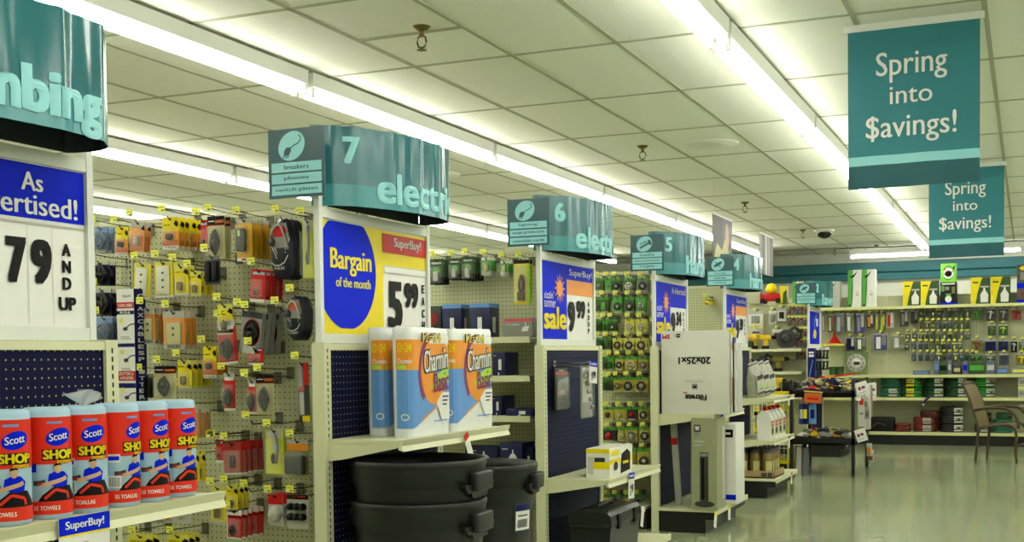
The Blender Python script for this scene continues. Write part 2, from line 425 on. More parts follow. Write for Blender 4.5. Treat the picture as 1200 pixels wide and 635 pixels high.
for k in (8, 7, 6, 5, 4, 2):
    Y0 = YI[k]; yc = Y0+EW/2; t0 = -2.62; secs = 6 if k > 3 else 4; SW = 1.22
    wh = {8: 'aisle eight, nearest the camera', 7: 'behind the seven sign', 6: 'behind the six sign', 5: 'behind the five sign', 4: 'behind the four sign', 3: 'between the four and two signs', 2: 'behind the two sign'}[k]
    t = thing('gondola_shelving', f'long double-sided cream pegboard gondola {wh}', 'shelving', (0, 0, 0), 'cream gondola runs')
    for s in range(secs):
        x1 = t0-s*SW; x0 = x1-SW
        MB().box(x0+.015, yc-.02, .1, x1-.015, yc+.02, GTOP-.02, PEG).obj('pegboard_panel', t)
        u = MB(); slotted(u, x0-.015, yc-.032, x0+.015, yc+.032, 0, GTOP, '-y'); u.obj('upright', t)
    u = MB(); slotted(u, t0-.015, yc-.032, t0+.015, yc+.032, 0, GTOP, '-y'); u.obj('upright', t)
    MB().box(t0-secs*SW, yc-.025, GTOP-.02, t0, yc+.025, GTOP, CREAM).obj('top_rail', t)
    d = MB(); d.box(t0-secs*SW, yc-.44, .15, t0, yc-.033, .17, CREAM); d.box(t0-secs*SW, yc-.452, .135, t0, yc-.44, .172, CREAM); d.obj('base_shelf', t)
    d = MB(); d.box(t0-secs*SW, yc+.033, .15, t0, yc+.44, .17, CREAM); d.box(t0-secs*SW, yc+.44, .135, t0, yc+.452, .172, CREAM); d.obj('base_shelf', t)
    d = MB(); d.box(t0-secs*SW, yc-.42, 0, t0, yc+.42, .149, KICK); d.obj('kick_plate', t)
    if k == 6:
        for z, dd in ((1.415, .33), (1.19, .33), (.955, .33), (.6, .33)):
            m = shelf_mesh(t0-4*SW, t0-.02, yc-.033, dd, z)
            m.obj('shelf', t)
    if k == 2:
        for z in (1.36, 1.07, .75): shelf_mesh(t0-3*SW, t0-.02, yc-.033, .33, z).obj('shelf', t)
    if k == 5:
        shelf_mesh(t0-3*SW, t0-.02, yc-.033, .36, .42).obj('shelf', t)

# ------------------------------------------------------------------ endcaps
def endcap(k, panel, shelves, txt, base=True):
    Y0 = YI[k]; Y1 = Y0+EW
    t = thing('endcap_display', txt, 'shelving', (0, 0, 0), 'endcap displays')
    for ya, yb in ((Y0, Y0+.05), (Y1-.05, Y1)):
        u = MB(); slotted(u, XF-.055, ya, XF, yb, 0, 1.365, '+x'); u.obj('upright', t)
    MB().box(XF-.04, Y0+.05, .18, XF-.012, Y1-.05, 1.335, panel).obj('back_panel', t)
    MB().box(XF-.05, Y0+.05, 1.335, XF-.005, Y1-.05, 1.36, CREAM).obj('top_rail', t)
    if base:
      d = MB(); d.box(XF, Y0-.01, .155, XF+.43, Y1+.01, .175, CREAM); d.box(XF+.43, Y0-.01, .14, XF+.442, Y1+.01, .178, CREAM); d.obj('base_deck', t)
      kk = MB(); kk.box(XF, Y0+.01, 0, XF+.35, Y1-.01, .155, KICK); kk.box(XF+.35, Y0+.01, .10, XF+.425, Y1-.01, .155, KICK); kk.obj('kick_plate', t)
    for z, dp in shelves:
        s = MB(); s.box(XF, Y0+.02, z-.014, XF+dp, Y1-.02, z, CREAM)
        s.prism([(XF+dp, z-.034), (XF+dp+.022, z-.040), (XF+dp+.014, z-.02), (XF+dp+.022, z+.004), (XF+dp, z+.004)], Y0-.0, Y1+.0, CREAM, axis='y')
        s.obj('shelf', t)
        for y in (Y0+.022, Y1-.026):
            b_ = MB(); b_.prism([(XF, z-.014), (XF, z-.085), (XF+.06, z-.078), (XF+dp-.02, z-.03), (XF+dp-.005, z-.014)], y, y+.004, CREAM, axis='y'); b_.obj('shelf_bracket', t)
    return t
endcap(8, NAVYD, [(.92, .36)], 'cream endcap holding shop towel rolls beneath the plumbing sign')
endcap(7, NAVYD, [(.988, .32)], 'cream endcap with navy pegboard under the Bargain of the month sign', False)
endcap(6, NAVYR, [(.61, .36)], 'cream endcap with ribbed navy panel and one shelf under sign six')
endcap(5, NAVYR, [(.865, .40)], 'cream endcap holding furnace filters and tower box under sign five')
endcap(4, NAVYR, [(.90, .40), (.52, .40)], 'cream endcap with bags, white jugs and jars under sign four')
endcap(2, NAVYR, [(.85, .40)], 'far cream endcap below the small two sign')

# ------------------------------------------------------------------ sign frames above the endcaps
XS = XF-.03
def card_frame(k, txt):
    Y0 = YI[k]+.012; Y1 = Y0+.935
    t = thing('sign_holder', txt, 'sign holder', (0, 0, 0), 'white sign holders')
    for y in (Y0, Y1-.025): MB().box(XS-.013, y, 1.365, XS+.012, y+.025, 2.02, OFFW).obj('post', t)
    for z in (1.362, 1.852): MB().box(XS-.006, Y0+.025, z, XS+.010, Y1-.025, z+.038, OFFW).obj('card_rail', t)
    return Y0+.027, Y1-.027
def card(k, txt, draw, wavy=0):
    y0, y1 = card_frame(k, {8: 'white post frame holding the As advertised card', 7: 'white post frame holding the Bargain of the month card', 6: 'white post frame holding the sale card at sign six', 5: 'white post frame holding the sale card at sign five', 4: 'white post frame holding the sale card at sign four', 3: 'white post frame above the endcap behind the clearance table', 2: 'white post frame holding the far blue sale card'}[k])
    m = MB(); m.box(XS-.004, y0, 1.398, XS, y1, 1.852, WHITE)
    P = Pr(m, flat((XS, y0, 1.398), (0, 1, 0), (0, 0, 1), (1, 0, 0), .0012)); draw(P, y1-y0, 1.852-1.398)
    o = m.obj('price_sign'); tag(o, txt, 'sign', 'endcap price signs'); return o
def circ_clip(cu, cv, r, u0, v0, u1, v1, n=60):
    return [(min(max(cu+r*math.cos(2*PI*i/n), u0), u1), min(max(cv+r*math.sin(2*PI*i/n), v0), v1)) for i in range(n)]
def draw8(P, W, H):
    P.rect(0, .30, W, H-.004, BLUE, 1); P.text('As', W-.24, .375, W-.16, .428, WHITE, 3, .03); P.text('Advertised!', W-.47, .31, W-.03, .370, WHITE, 3, .025)
    P.rect(0, .284, W, .290, LGREY, 2)
    P.rect(W-.131, .01, W-.129, .28, LGREY, 2); P.rect(W-.222, .01, W-.220, .28, LGREY, 2)
    P.text('1', W-.40, .04, W-.335, .25, INK, 3, .05); P.text('7', W-.30, .12, W-.228, .245, INK, 3, .06); P.text('9', W-.212, .12, W-.135, .245, INK, 3, .06)
    for i, s_ in enumerate('AND'): P.text(s_, W-.095, .205-i*.048, W-.062, .24-i*.048, INK, 3, .05)
    P.text('UP', W-.112, .05, W-.045, .088, INK, 3, .05)
card(8, 'price card reading As advertised 79 and up on nearest endcap', draw8)
def draw7(P, W, H):
    P.rect(0, 0, .49, H-.005, YEL, 1)
    P.poly(circ_clip(.19, .255, .235, 0, .025, .465, H-.005), BLUE, 2)
    P.text('Bargain', .06, .235, .385, .345, YEL, 4, .03, rise=-.0); P.text('of the month', .10, .19, .375, .23, YELL, 4, .03)
    P.rect(.49, .30, W, H-.005, YEL, 1); P.rect(.485, .355, W, H-.018, RED, 3); P.text('SuperBuy!', .58, .372, W-.05, .425, WHITE, 5, .02)
    P.rect(.49, .265, W, .300, LGREY, 2); P.rect(.50, .272, W, .295, WHITE, 3)
    P.text('5', .52, .03, .65, .235, INK, 4, .06); P.text('99', .67, .125, .80, .235, INK, 4, .06)
    for i, s_ in enumerate('EACH'): P.text(s_, .835, .195-i*.055, .86, .232-i*.055, INK, 4, .05)
card(7, 'price card reading Bargain of the month SuperBuy 5.99 each', draw7)
def sale(P, W, H, price, head, each):
    P.rect(0, 0, .42, H-.005, BLUE, 1)
    c0, c1 = .30, .30
    P.ell(c0, c1, .05, .05, ORG, 3)
    for i in range(12):
        a = 2*PI*i/12; P.poly([(c0+.055*math.cos(a-.16), c1+.055*math.sin(a-.16)), (c0+.092*math.cos(a), c1+.092*math.sin(a)), (c0+.055*math.cos(a+.16), c1+.055*math.sin(a+.16))], ORG, 3)
    P.text("sizzlin'", .05, .235, .20, .28, WHITE, 3, 0); P.text('summer', .05, .185, .23, .222, WHITE, 3, 0); P.text('sale', .04, .06, .40, .19, YEL, 3, .05)
    P.rect(.42, .36, W, H-.005, BLUE, 1); P.text(head, .46, .375, W-.02, .425, WHITE, 3, .0)
    P.rect(.42, .27, W, .36, ORG if head[0] == 'S' else BLUE, 1.5)
    P.text(price[0], .43, .05, .55, .23, INK, 4, .06); P.text(price[1:], .58, .13, .73, .24, INK, 4, .06)
    for i, s_ in enumerate(each): P.text(s_, .78, .21-i*.042, .81, .24-i*.042, INK, 4, .05)
card(6, 'blue sizzlin summer sale card priced 9.99 beneath sign six', lambda P, W, H: sale(P, W, H, '999', 'SuperBuy!', 'ANDUP'))
card(5, 'blue summer sale card showing 9.34 above the furnace filters', lambda P, W, H: sale(P, W, H, '934', 'As Advertised!', 'EACH'))
card(4, 'blue summer sale card beneath sign four beside the filters', lambda P, W, H: sale(P, W, H, '939', 'SuperBuy!', 'EACH'))
def draw2(P, W, H):
    P.rect(.05, .02, W-.05, H-.02, BLUE, 1); P.line([(.3, .1), (.45, .2), (.4, .3), (.6, .4)], .05, SKYB, 2); P.ell(.45, .15, .12, .06, YEL, 3); P.rect(.55, .25, .7, .35, WHITE, 3)
card(2, 'small far blue picture card beneath the two sign', draw2)

# ------------------------------------------------------------------ teal aisle signs (rounded loops with an icon card)
LOOP = [(-.075, .05), (.02, .10), (.085, .20), (.135, .33), (.163, .46), (.172, .60), (.168, .72), (.145, .81), (.10, .875), (.045, .90), (-.01, .895), (-.03, .87)]
def spline(pts, n=6):
    out = []
    for i in range(len(pts)-1):
        p0 = pts[max(i-1, 0)]; p1 = pts[i]; p2 = pts[i+1]; p3 = pts[min(i+2, len(pts)-1)]
        for k in range(n):
            t = k/n; out.append(tuple(.5*((2*p1[j])+(-p0[j]+p2[j])*t+(2*p0[j]-5*p1[j]+4*p2[j]-p3[j])*t*t+(-p0[j]+3*p1[j]-3*p2[j]+p3[j])*t**3) for j in range(2)))
    return out+[pts[-1]]
def aisle_sign(k, num, word, icon, lines, txt, wr):
    Y0 = YI[k]; z0, z1 = 1.90, 2.212
    t = thing('aisle_sign', txt, 'sign', (XF, Y0, z0), 'teal aisle signs')
    pts = spline([(x*1.2, y*1.0-.02) for x, y in LOOP] if k == 8 else LOOP); L = [0]
    for a, b_ in zip(pts, pts[1:]): L.append(L[-1]+math.hypot(b_[0]-a[0], b_[1]-a[1]))
    H = z1-z0
    def fn(u, v, l):
        u = min(max(u, 0), L[-1]-1e-6); i = 0
        while L[i+1] < u: i += 1
        f = (u-L[i])/(L[i+1]-L[i]); a, b_ = pts[i], pts[i+1]; dx, dy = b_[0]-a[0], b_[1]-a[1]; q = math.hypot(dx, dy)
        rp = wr*.006*(math.sin(u*37+k)+.6*math.sin(u*71+k*2))*(.3+.7*v/H)
        return Vector((a[0]+dx*f+dy/q*(l*.0016+rp), a[1]+dy*f-dx/q*(l*.0016+rp), v))
    m = MB(); n = 110
    for (v0, v1, mt) in ((0, .085, TEALM), (.085, H, TEAL)):
        vs = [fn(L[-1]*i/n, v, 0) for i in range(n+1) for v in (v0, v1)]
        m.add(vs, [(2*i, 2*i+2, 2*i+3, 2*i+1) for i in range(n)], mt, True)
        vs = [fn(L[-1]*i/n, v, -1.5) for i in range(n+1) for v in (v0, v1)]
        m.add(vs, [(2*i, 2*i+2, 2*i+3, 2*i+1) for i in range(n)], TEALI, True)
    P = Pr(m, fn, .03)
    P.text(num, .125, .165, .125+.07, .272, TEALL, 1.5, .05)
    P.text(word, *({'e': (.28, .022, .99), 'p': (.22, -.005, .84), 'h': (.36, .012, 1.0), 'l': (.27, .012, 1.0)}[word[0]][:2]), {'e': 1.03, 'p': .84, 'h': 1.12, 'l': .72}[word[0]], .148, TEALL, 1.5, .045)
    m.keepn = 1
    m.obj('sign_face', t)
    bk = MB(); e0, e1 = pts[0], pts[-1]
    bk.box(-.034, .10, .0, -.0345+.003, .87, H-.01, TEALI)
    bk.obj('sign_back', t)
    # icon card facing the near end
    ic = MB(); ic.box(-.165, -.105, .012, .085, -.102, .272, TEALD)
    ic.box(-.03, -.104, .02, -.02, .06, .03, TEALD)
    Q = Pr(ic, flat((-.165, -.105, .012), (1, 0, 0), (0, 0, 1), (0, -1, 0), .0008))
    Q.ell(.105, .195, .062, .052, TEALL, 1, 28, .6)
    if icon == 'plug':
        Q.line([(.137, .234), (.146, .226), (.146, .214), (.134, .203), (.115, .196), (.100, .186)], .0045, TEALD, 2); Q.poly([(.083, .190), (.101, .190), (.104, .176), (.092, .160), (.072, .160), (.072, .176)], TEALD, 2.5)
        for a_ in (0, .010, .019): Q.line([(.074+a_, .166), (.068+a_, .150)], .0045, TEALD, 2)
    elif icon == 'screw':
        Q.ell(.145, .205, .012, .022, TEALD, 2, 12, .4); Q.line([(.14, .2), (.07, .165)], .012, TEALD, 2); Q.line([(.12, .215), (.07, .195)], .006, TEALD, 2)
        for i in range(6): Q.line([(.075+i*.011, .162+i*.006), (.082+i*.011, .188+i*.006)], .003, TEALD, 3)
    else: Q.ell(.105, .195, .045, .014, TEALD, 2, 16, .5); Q.line([(.13, .165), (.08, .22)], .006, TEALD, 2)
    for i, s_ in enumerate(lines):
        v = .098-i*.043; Q.rect(.014, v, .236, v+.036, TEALL, 1); Q.text(s_, .03 if len(s_) > 10 else .07, v+.009, .22 if len(s_) > 10 else .18, v+.027, TEALD, 2, .03)
    ic.obj('icon_card', t)
    return t
aisle_sign(8, '8', 'plumbing', 'wrench', ['faucets', 'pipes', 'fittings'], 'nearest teal aisle sign reading plumbing, cut by the picture edge', 1)
aisle_sign(7, '7', 'electrical', 'plug', ['breakers', 'phones', 'switch plates'], 'teal curved aisle sign seven reading electrical', 1)
aisle_sign(6, '6', 'electrical', 'plug', ['lighting', 'surge protectors', 'extension cords'], 'teal curved aisle sign six reading electrical', 1.1)
aisle_sign(5, '5', 'hardware', 'screw', ['nails', 'door protection', 'rope'], 'teal curved aisle sign five reading hardware', .7)
aisle_sign(4, '4', 'hardware', 'wrench', ['tools', 'drill bits', 'sanding'], 'teal curved aisle sign four reading hardware', .6)
aisle_sign(2, '2', 'lawn', 'leaf', ['seed', 'fertilizers', 'hoses'], 'small far teal aisle sign two reading lawn', 1)

# ------------------------------------------------------------------ hanging banners and posters
def banner(label, xa, xb, Y, zt, zb):
    t = thing('hanging_banner', label, 'banner', (xa, Y, zb), 'spring savings banners')
    W, H = xb-xa, zt-zb
    m = MB(); nx, nz = 24, 30
    def fn(u, v, l):
        e = (1-v/H)
        y = .010*math.sin(u/W*5+1)*e+.005*math.sin(u/W*17+v*6)*e
        return Vector((u, -.001*l+y, v-.02*math.sin(u/W*PI)*0))
    def cloth(v0, v1, mt, l):
        k = max(2, int((v1-v0)/H*nz)); vs = [fn(W*i/nx, v0+(v1-v0)*j/k, l) for j in range(k+1) for i in range(nx+1)]
        m.add(vs, [(j*(nx+1)+i, j*(nx+1)+i+1, (j+1)*(nx+1)+i+1, (j+1)*(nx+1)+i) for j in range(k) for i in range(nx)], mt, True)
    cloth(0, H*.147, CLOTHD, 0); cloth(H*.147, H*.205, TEALL, .4); cloth(H*.205, H, CLOTH, 0)
    P = Pr(m, fn)
    P.text('Spring', W*.22, H*.655, W*.76, H*.85, WHITE, 2.5, .008); P.text('into', W*.325, H*.52, W*.65, H*.655-.02, WHITE, 2.5, .008); P.text('$avings!', W*.14, H*.27, W*.83, H*.455, WHITE, 2.5, .008)
    m.obj('banner_cloth', t)
    MB().box(-.02, -.008, H-.005, W+.02, .008, H+.03, OFFW).obj('banner_rail', t)
    h = MB()
    for u in (.08*W, .92*W): h.tube([(u, 0, H+.025), (u, 0, CEIL-zb)], .002, OFFW, 5)
    h.obj('banner_hanger', t)
banner('large near teal banner reading Spring into savings', -.825, -.213, 6.2, 2.885, 2.11)
YB = 10.9; a, b2 = atY(1088.5, 215, YB), atY(1177, 193, YB); b3 = atY(1178, 299, YB)
banner('smaller far teal banner reading Spring into savings', a.x, b2.x, YB, b2.z, b3.z)
def poster(label, X, ya, yb, za, zb, mats, draw):
    t = thing('hanging_poster', label, 'poster', (X, ya, za), 'hanging picture posters')
    m = MB(); m.box(-.002, 0, 0, .002, yb-ya, zb-za, mats); P = Pr(m, flat((.002, 0, 0), (0, 1, 0), (0, 0, 1), (1, 0, 0))); draw(P, yb-ya, zb-za)
    m.obj('poster_sheet', t)
    MB().box(-.006, -.01, zb-za, .006, yb-ya+.01, zb-za+.014, OFFW).obj('poster_rail', t)
    h = MB()
    for u in (.05, yb-ya-.05): h.tube([(0, u, zb-za+.01), (0, u, CEIL-za)], .0015, OFFW, 4)
    h.obj('poster_hanger', t)
def dp1(P, W, H):
    P.rect(W*.5, H*.45, W, H, M('slate_blue_print', (.16, .14, .30), .4), 1); P.ell(W*.72, H*.55, .07, .13, SKIN, 2); P.ell(W*.7, H*.76, .045, .05, SKIN, 3); P.poly([(W*.05, 0), (W*.2, H*.35), (W*.45, H*.2), (W*.6, H*.5), (W*.95, 0)], BEIGE, 2.5)
poster('hanging photo poster with dim figure above the four sign', -2.6, 10.67, 11.43, 2.18, 2.56, M('dim_photo_grey', (.24, .22, .22), .5), dp1)
def dp2(P, W, H):
    for i, mt in enumerate((GREY, DGREY, LGREY, GREY, DGREY)): P.rect(W*i/5, 0, W*(i+.7)/5, H, mt, 1)
poster('narrow grey striped hanging poster right of the photo poster', -2.6, 12.72, 13.44, 2.15, 2.57, M('dim_stripe', (.32, .31, .29), .5), dp2)
# ================================================================== endcap goods
# --- shop towel rolls
def towel_roll(rot, spanish):
    R, H = .057, .268
    m = MB()
    m.lathe([(.014, H-.02), (.016, H), (R-.006, H+.002), (R, H-.008), (R+.0005, H*.5), (R, .004), (R-.004, 0)], PALEB, seg=28)
    m.lathe([(.0155, H-.004), (.014, H-.05)], CARDB, seg=12, caps=True)
    fn = lambda u, v, l: Vector(((R+.0006+l*.0007)*math.cos(u/R+rot), (R+.0006+l*.0007)*math.sin(u/R+rot), v))
    P = Pr(m, fn, .008)
    w = .14
    P.rect(-w, H*.50, w, H*.925, M('shop_towel_red', (.84, .17, .08), .35, spec=.3), 1); P.rect(-w, H*.045, w, H*.165, MATS['shop_towel_red'], 1)
    P.ell(.012, H*.745, .032, .021, BLUE, 2, 24, .28); P.text('Scott', -.012, H*.705, .034, H*.775, WHITE, 3, .02, rise=.006)
    P.rect(-.016, H*.865, .02, H*.885, SKYB, 2)
    P.rect(-.028, H*.535, .05, H*.635, INK, 2); P.text('SHOP', -.026, H*.545, .048, H*.63, YEL, 3, .05)
    P.text('TOWELS', .004, H*.505, .045, H*.532, YEL, 3, .04)
    P.text('55 TOALLAS' if spanish else '55 TOWELS', -.05, H*.085, .01, H*.125, WHITE, 3, .03)
    # printed mechanic with crossed arms on a machine
    P.poly([(-.04, H*.165), (-.03, H*.22), (.0, H*.31), (.04, H*.30), (.065, H*.165)], INK, 1.6)
    P.line([(-.025, H*.19), (.0, H*.27), (.03, H*.24), (.035, H*.18)], .007, MATS['shop_towel_red'], 2.2)
    P.poly([(-.018, H*.32), (-.014, H*.41), (.0, H*.435), (.022, H*.43), (.034, H*.38), (.03, H*.30), (.005, H*.29)], BLUE, 2.4)
    P.ell(.006, H*.465, .009, .013, SKIN, 2.6, 12); P.poly([(-.004, H*.478), (-.002, H*.505), (.012, H*.51), (.017, H*.485), (.01, H*.49)], INK, 2.9)
    P.line([(-.03, H*.31), (-.005, H*.335), (.02, H*.36), (.028, H*.375)], .010, SKIN, 3)
    P.line([(-.05, H*.33), (-.035, H*.33), (-.022, H*.345)], .012, DGREY, 2); P.rect(-.04, H*.315, -.028, H*.335, RED, 3)
    if spanish:
        P.rect(-.068, H*.44, -.035, H*.52, WHITE, 2); P.rect(-.065, H*.46, -.038, H*.50, BLUE, 3)
        P.rect(-.066, H*.19, -.034, H*.31, WHITE, 2)
        for i in range(9): P.rect(-.063+i*.003, H*.205, -.0618+i*.003, H*.295, INK, 3)
    else: P.rect(-.075, H*.43, -.042, H*.51, BLUE, 2)
    return m
rolls = [(8, .2, 0), (57, .3, 0), (100, .25, 1), (139, .75, 1), (174, .6, 0), (207, .6, 0)]
names = ['cut by the picture edge', 'second from the left', 'under the plastic wrap tuft', 'with a barcode box, fourth along', 'fifth along the shelf', 'at the right end of the row']
for (px, da, sp), nm in zip(rolls, names):
    p = atX(px, 605, -2.215)
    ang = math.atan2(-p.y, -p.x)+.0+da   # printed front turned to the shopper in the main aisle
    t = towel_roll(ang, sp).obj('shop_towel_roll', loc=(-2.215, p.y, .9205)); tag(t, f'red and blue wrapped shop towel roll, {nm}', 'towel roll', 'shop towel rolls on the near endcap')
    if px == 100:
        wr = MB(); random.seed(3)
        for k in range(9):
            a = k*.7; wr.add([(0, 0, .268), (.05*math.cos(a), .05*math.sin(a), .275+random.random()*.03), (.045*math.cos(a+.5), .045*math.sin(a+.5), .285+random.random()*.03), (.01, .01, .31)], [(0, 1, 2), (0, 2, 3)], WRAP, False)
        wr.obj('plastic_wrap', t)
# --- hanging price signs on shelf edges
def shelf_sign(label, loc, w, h, head, big, rz=PI/2, tilt=0, headmat=BLUE, body=WHITE):
    m = MB(); m.box(-w/2, 0, -h, w/2, .002, 0, body)
    P = Pr(m, flat((-w/2, 0, -h), (1, 0, 0), (0, 0, 1), (0, -1, 0), .0006))
    P.rect(0, h*.76, w, h, headmat, 1); P.rect(0, h*.73, w, h*.76, YEL, 1)
    if head: P.text(head, w*.12, h*.80, w*.88, h*.95, WHITE, 2, .03)
    P.ell(w*.5, h*.62, w*.06, h*.02, LGREY, 2)
    if big: P.text(big[0], w*.22, h*.12, w*.38, h*.52, INK, 2, .05); P.text(big[1:], w*.42, h*.22, w*.78, h*.55, INK, 2, .05)
    o = m.obj('shelf_price_sign', loc=loc, rz=rz); o.rotation_euler.y = tilt
    tag(o, label, 'price sign'); return o
p = atX(98, 600, XF+.385)
shelf_sign('white SuperBuy price sign reading 1.79 below the shop towels', (XF+.388, p.y, .928), .172, .175, 'SuperBuy!', '179')

# --- bathroom tissue packs
def tissue_pack(W, D, H, seed):
    """front faces +x, width W along y"""
    m = MB(); r = .028; random.seed(seed)
    def outline(s):
        pts = []
        for cx, cy, a0 in ((-r, r, -90), (-r, W-r, 0), (-D+r, W-r, 90), (-D+r, r, 180)):
            for k in range(5):
                a = math.radians(a0+k*22.5); pts.append((cx+r*math.cos(a)*s, cy+r*math.sin(a)*s))
        return pts
    n = 20; zs = [0, .012, .1, .2, .3, H-.03, H-.008, H]; ss = [.96, 1, 1.01, 1, 1.01, 1.0, .97, .8]
    vs = []
    for z, s_ in zip(zs, ss):
        for i, (x, y) in enumerate(outline(s_)): vs.append((x+random.uniform(-.0015, .0015), y, z+(random.uniform(-.006, .006) if z > H-.02 else 0)))
    m.add(vs, [(j*n+i, j*n+(i+1) % n, (j+1)*n+(i+1) % n, (j+1)*n+i) for j in range(len(zs)-1) for i in range(n)], M('tissue_wrap_white', (.86, .87, .87), .25, noise=.03, bump=.25, bscale=25), True)
    m.add(vs[-n:], [list(range(n))], MATS['tissue_wrap_white'], True); m.add(vs[:n], [list(range(n))], MATS['tissue_wrap_white'])
    # wrap: u along the surface from the near side (facing -y) round the corner to the front
    q = PI/2*r; S0 = D-2*r
    def fn(u, v, l):
        d = .003+l*.0009
        if u < S0: return Vector((-D+r+u, -d, v))
        u -= S0
        if u < q: a = -PI/2+u/r; return Vector((-r+(r+d)*math.cos(a), r+(r+d)*math.sin(a), v))
        u -= q; return Vector((d, r+u, v))
    P = Pr(m, fn, .02); U0, U1 = 0, S0+q+W-2*r
    fy = lambda f: f*H
    def band(c0, c1, mat, l, n=24, a=0, b_=1):
        pts = []
        for i in range(n): 
            u = U0+(U1-U0)*(a+(b_-a)*i/n); u2 = U0+(U1-U0)*(a+(b_-a)*(i+1)/n)
            m.add([fn(u, c0(u), l), fn(u2, c0(u2), l), fn(u2, c1(u2), l), fn(u, c1(u), l)], [(0, 1, 2, 3)], mat, True)
    ub = S0+q*.4
    low = lambda u: .035 if u < ub+.02 else .035+(u-ub-.02)*.38
    band(low, lambda u: .27, SKYB, 1)
    band(lambda u: low(u)+.0, lambda u: low(u)+.008, ORG, 2, a=.35)
    band(lambda u: .265-.0*(u), lambda u: .385-max(0, (u-U1*.72))*.25, ORG, 1.5)
    # white bottom corner and orange balloon with purple rim
    def arc(cx, cy, R0, R1, a0, a1, mat, l, n=20):
        for i in range(n):
            A = math.radians(a0+(a1-a0)*i/n); B = math.radians(a0+(a1-a0)*(i+1)/n)
            pts = [(cx+R0*math.cos(A), cy+R0*math.sin(A)*1.15), (cx+R0*math.cos(B), cy+R0*math.sin(B)*1.15), (cx+R1*math.cos(B), cy+R1*math.sin(B)*1.15), (cx+R1*math.cos(A), cy+R1*math.sin(A)*1.15)]
            m.add([fn(min(max(u, 0), U1), v, l) for u, v in pts], [(0, 1, 2, 3)], mat, True)
    cx, cy = ub+.60*(U1-ub), .255
    arc(cx, cy, 0, .115, 60, 330, ORG, 2); arc(cx, cy, .115, .138, 95, 225, PURPLE, 2.5)
    band(lambda u: .37, lambda u: .40, WHITE, 2.2, a=.55)
    q_ = (U1-ub)/.385; K = lambda a: ub+a*q_
    P.text('12=24', .008, .335, .06, .372, YEL, 4, .02); P.text('12=24', K(.10), .374, K(.30), .412, INK, 3.4, .05); P.text('12=24', K(.107), .375, K(.293), .409, YEL, 6, .02)
    P.text('Charmin', K(.115), .245, K(.375), .345, DGREY, 3.4, .05, rise=.02); P.text('Charmin', K(.12), .25, K(.37), .34, WHITE, 6, .012, rise=.02)
    P.poly([(K(.20), .19), (K(.23), .235), (K(.38), .28), (K(.38), .21)], LIME, 3.2)
    P.text('Basic', K(.22), .170, K(.375), .25, PURPLE, 6, .02, rise=.012)
    P.text('Charmin', .008, .29, .06, .31, WHITE, 4, .02); P.rect(.006, .268, .065, .285, LIME, 3)
    P.poly([(K(.30), .06), (K(.25), .13), (K(.31), .17), (K(.385), .17), (K(.385), .06)], WHITE, 3.1)
    for i in range(3): P.rect(K(.31), .15-.016*i, K(.375-.01*i), .156-.016*i, DBLUE, 4)
    P.ell(.035, .08, .016, .014, WHITE, 3); P.ell(.035, .08, .011, .009, SKYB, 4)
    P.rect(K(.22), .05+(.062-(.05))*.3, K(.36), .062-(.062-(.05))*.3, SKYB, 3)
    return m
ZS = .9885
for (X, px, nm, sd) in ((-2.362, 437, 'behind and left of the others', 1), (-2.215, 466, 'middle one of three', 2), (-2.215, 518, 'at the right end of the shelf', 3)):
    y = atX(px, 508, X-.06).y; W_ = atX({437: 505, 466: 529, 518: 579}[px], 505, X).y-y
    t = tissue_pack(W_, .088, .435, sd).obj('tissue_pack', loc=(X, y, ZS)); tag(t, f'large orange and blue bath tissue pack, {nm}', 'toilet paper', 'bath tissue packs on the endcap shelf')
p = atX(545, 505, XF+.35)
shelf_sign('narrow white and red ticket angled off the tissue shelf', (XF+.352, p.y, .985), .045, .12, '', '', tilt=-.5, headmat=RED)

# --- black round bins
BIN = M('black_bin_plastic', (.065, .065, .07), .42, bump=.15, bscale=300)
def bin_(name, label, x, y, ztop, R, H, rz, lab=True):
    t = thing(name, label, 'trash can', (x, y, ztop-H), 'black trash cans', rz=rz)
    b = MB()
    b.lathe([(R*.80, 0), (R*.91, H-.20), (R*.915, H-.19), (R*.925, H-.185), (R*.945, H-.105), (R*.95, H-.10), (R*.985, H-.092), (R*.985, H-.03), (R*.99, H-.026), (R, H-.02), (R, H-.004), (R*.99, H), (R*.955, H), (R*.94, H-.04), (R*.78, .02), (0, .02)], BIN, seg=56, caps=False)
    b.lathe([(R*.80, 0), (0, 0)], BIN, seg=56, caps=False)
    b.obj('can_body', t)
    for s in (0, PI):
        h = MB(); c = math.cos(s)
        h.prism([(-.13, H-.10), (-.105, H-.125), (-.075, H-.125), (-.065, H-.145), (.065, H-.145), (.075, H-.125), (.105, H-.125), (.13, H-.10), (.13, H-.092), (-.13, H-.092)], c*R*.93, c*(R*.99), BIN, axis='x')
        x0, x1 = sorted((c*R*.93, c*(R*1.0+.022))); h.box(x0, -.075, H-.120, x1, .075, H-.045, BIN, .010)
        h.obj('can_handle', t)
    if lab:
        l = MB(); Rl = R*.90
        fn = lambda u, v, k: Vector(((R*(.80+.11*(v+H-.32)/(H-.2))+.002+k*.001)*math.cos(u/Rl+LA), (R*(.80+.11*(v+H-.32)/(H-.2))+.002+k*.001)*math.sin(u/Rl+LA), v+H-.32))
        LA = lab; P = Pr(l, fn, .01)
        P.rect(0, 0, .12, .14, DGREY, 2); P.rect(.008, .008, .112, .10, WHITE, 3); P.rect(.008, .10, .112, .13, DBLUE, 3)
        for i in range(14): P.rect(.02+i*.005, .02, .0225+i*.005, .06, INK, 4)
        P.rect(.02, .07+(.085-(.07))*.3, .09, .085-(.085-(.07))*.3, INK, 4)
        l.obj('can_label', t)
    return t
bin_('trash_can', 'black round trash can nested on top beneath the tissue shelf', -2.225, 4.235, .905, .272, .745, .0, lab=-.62)
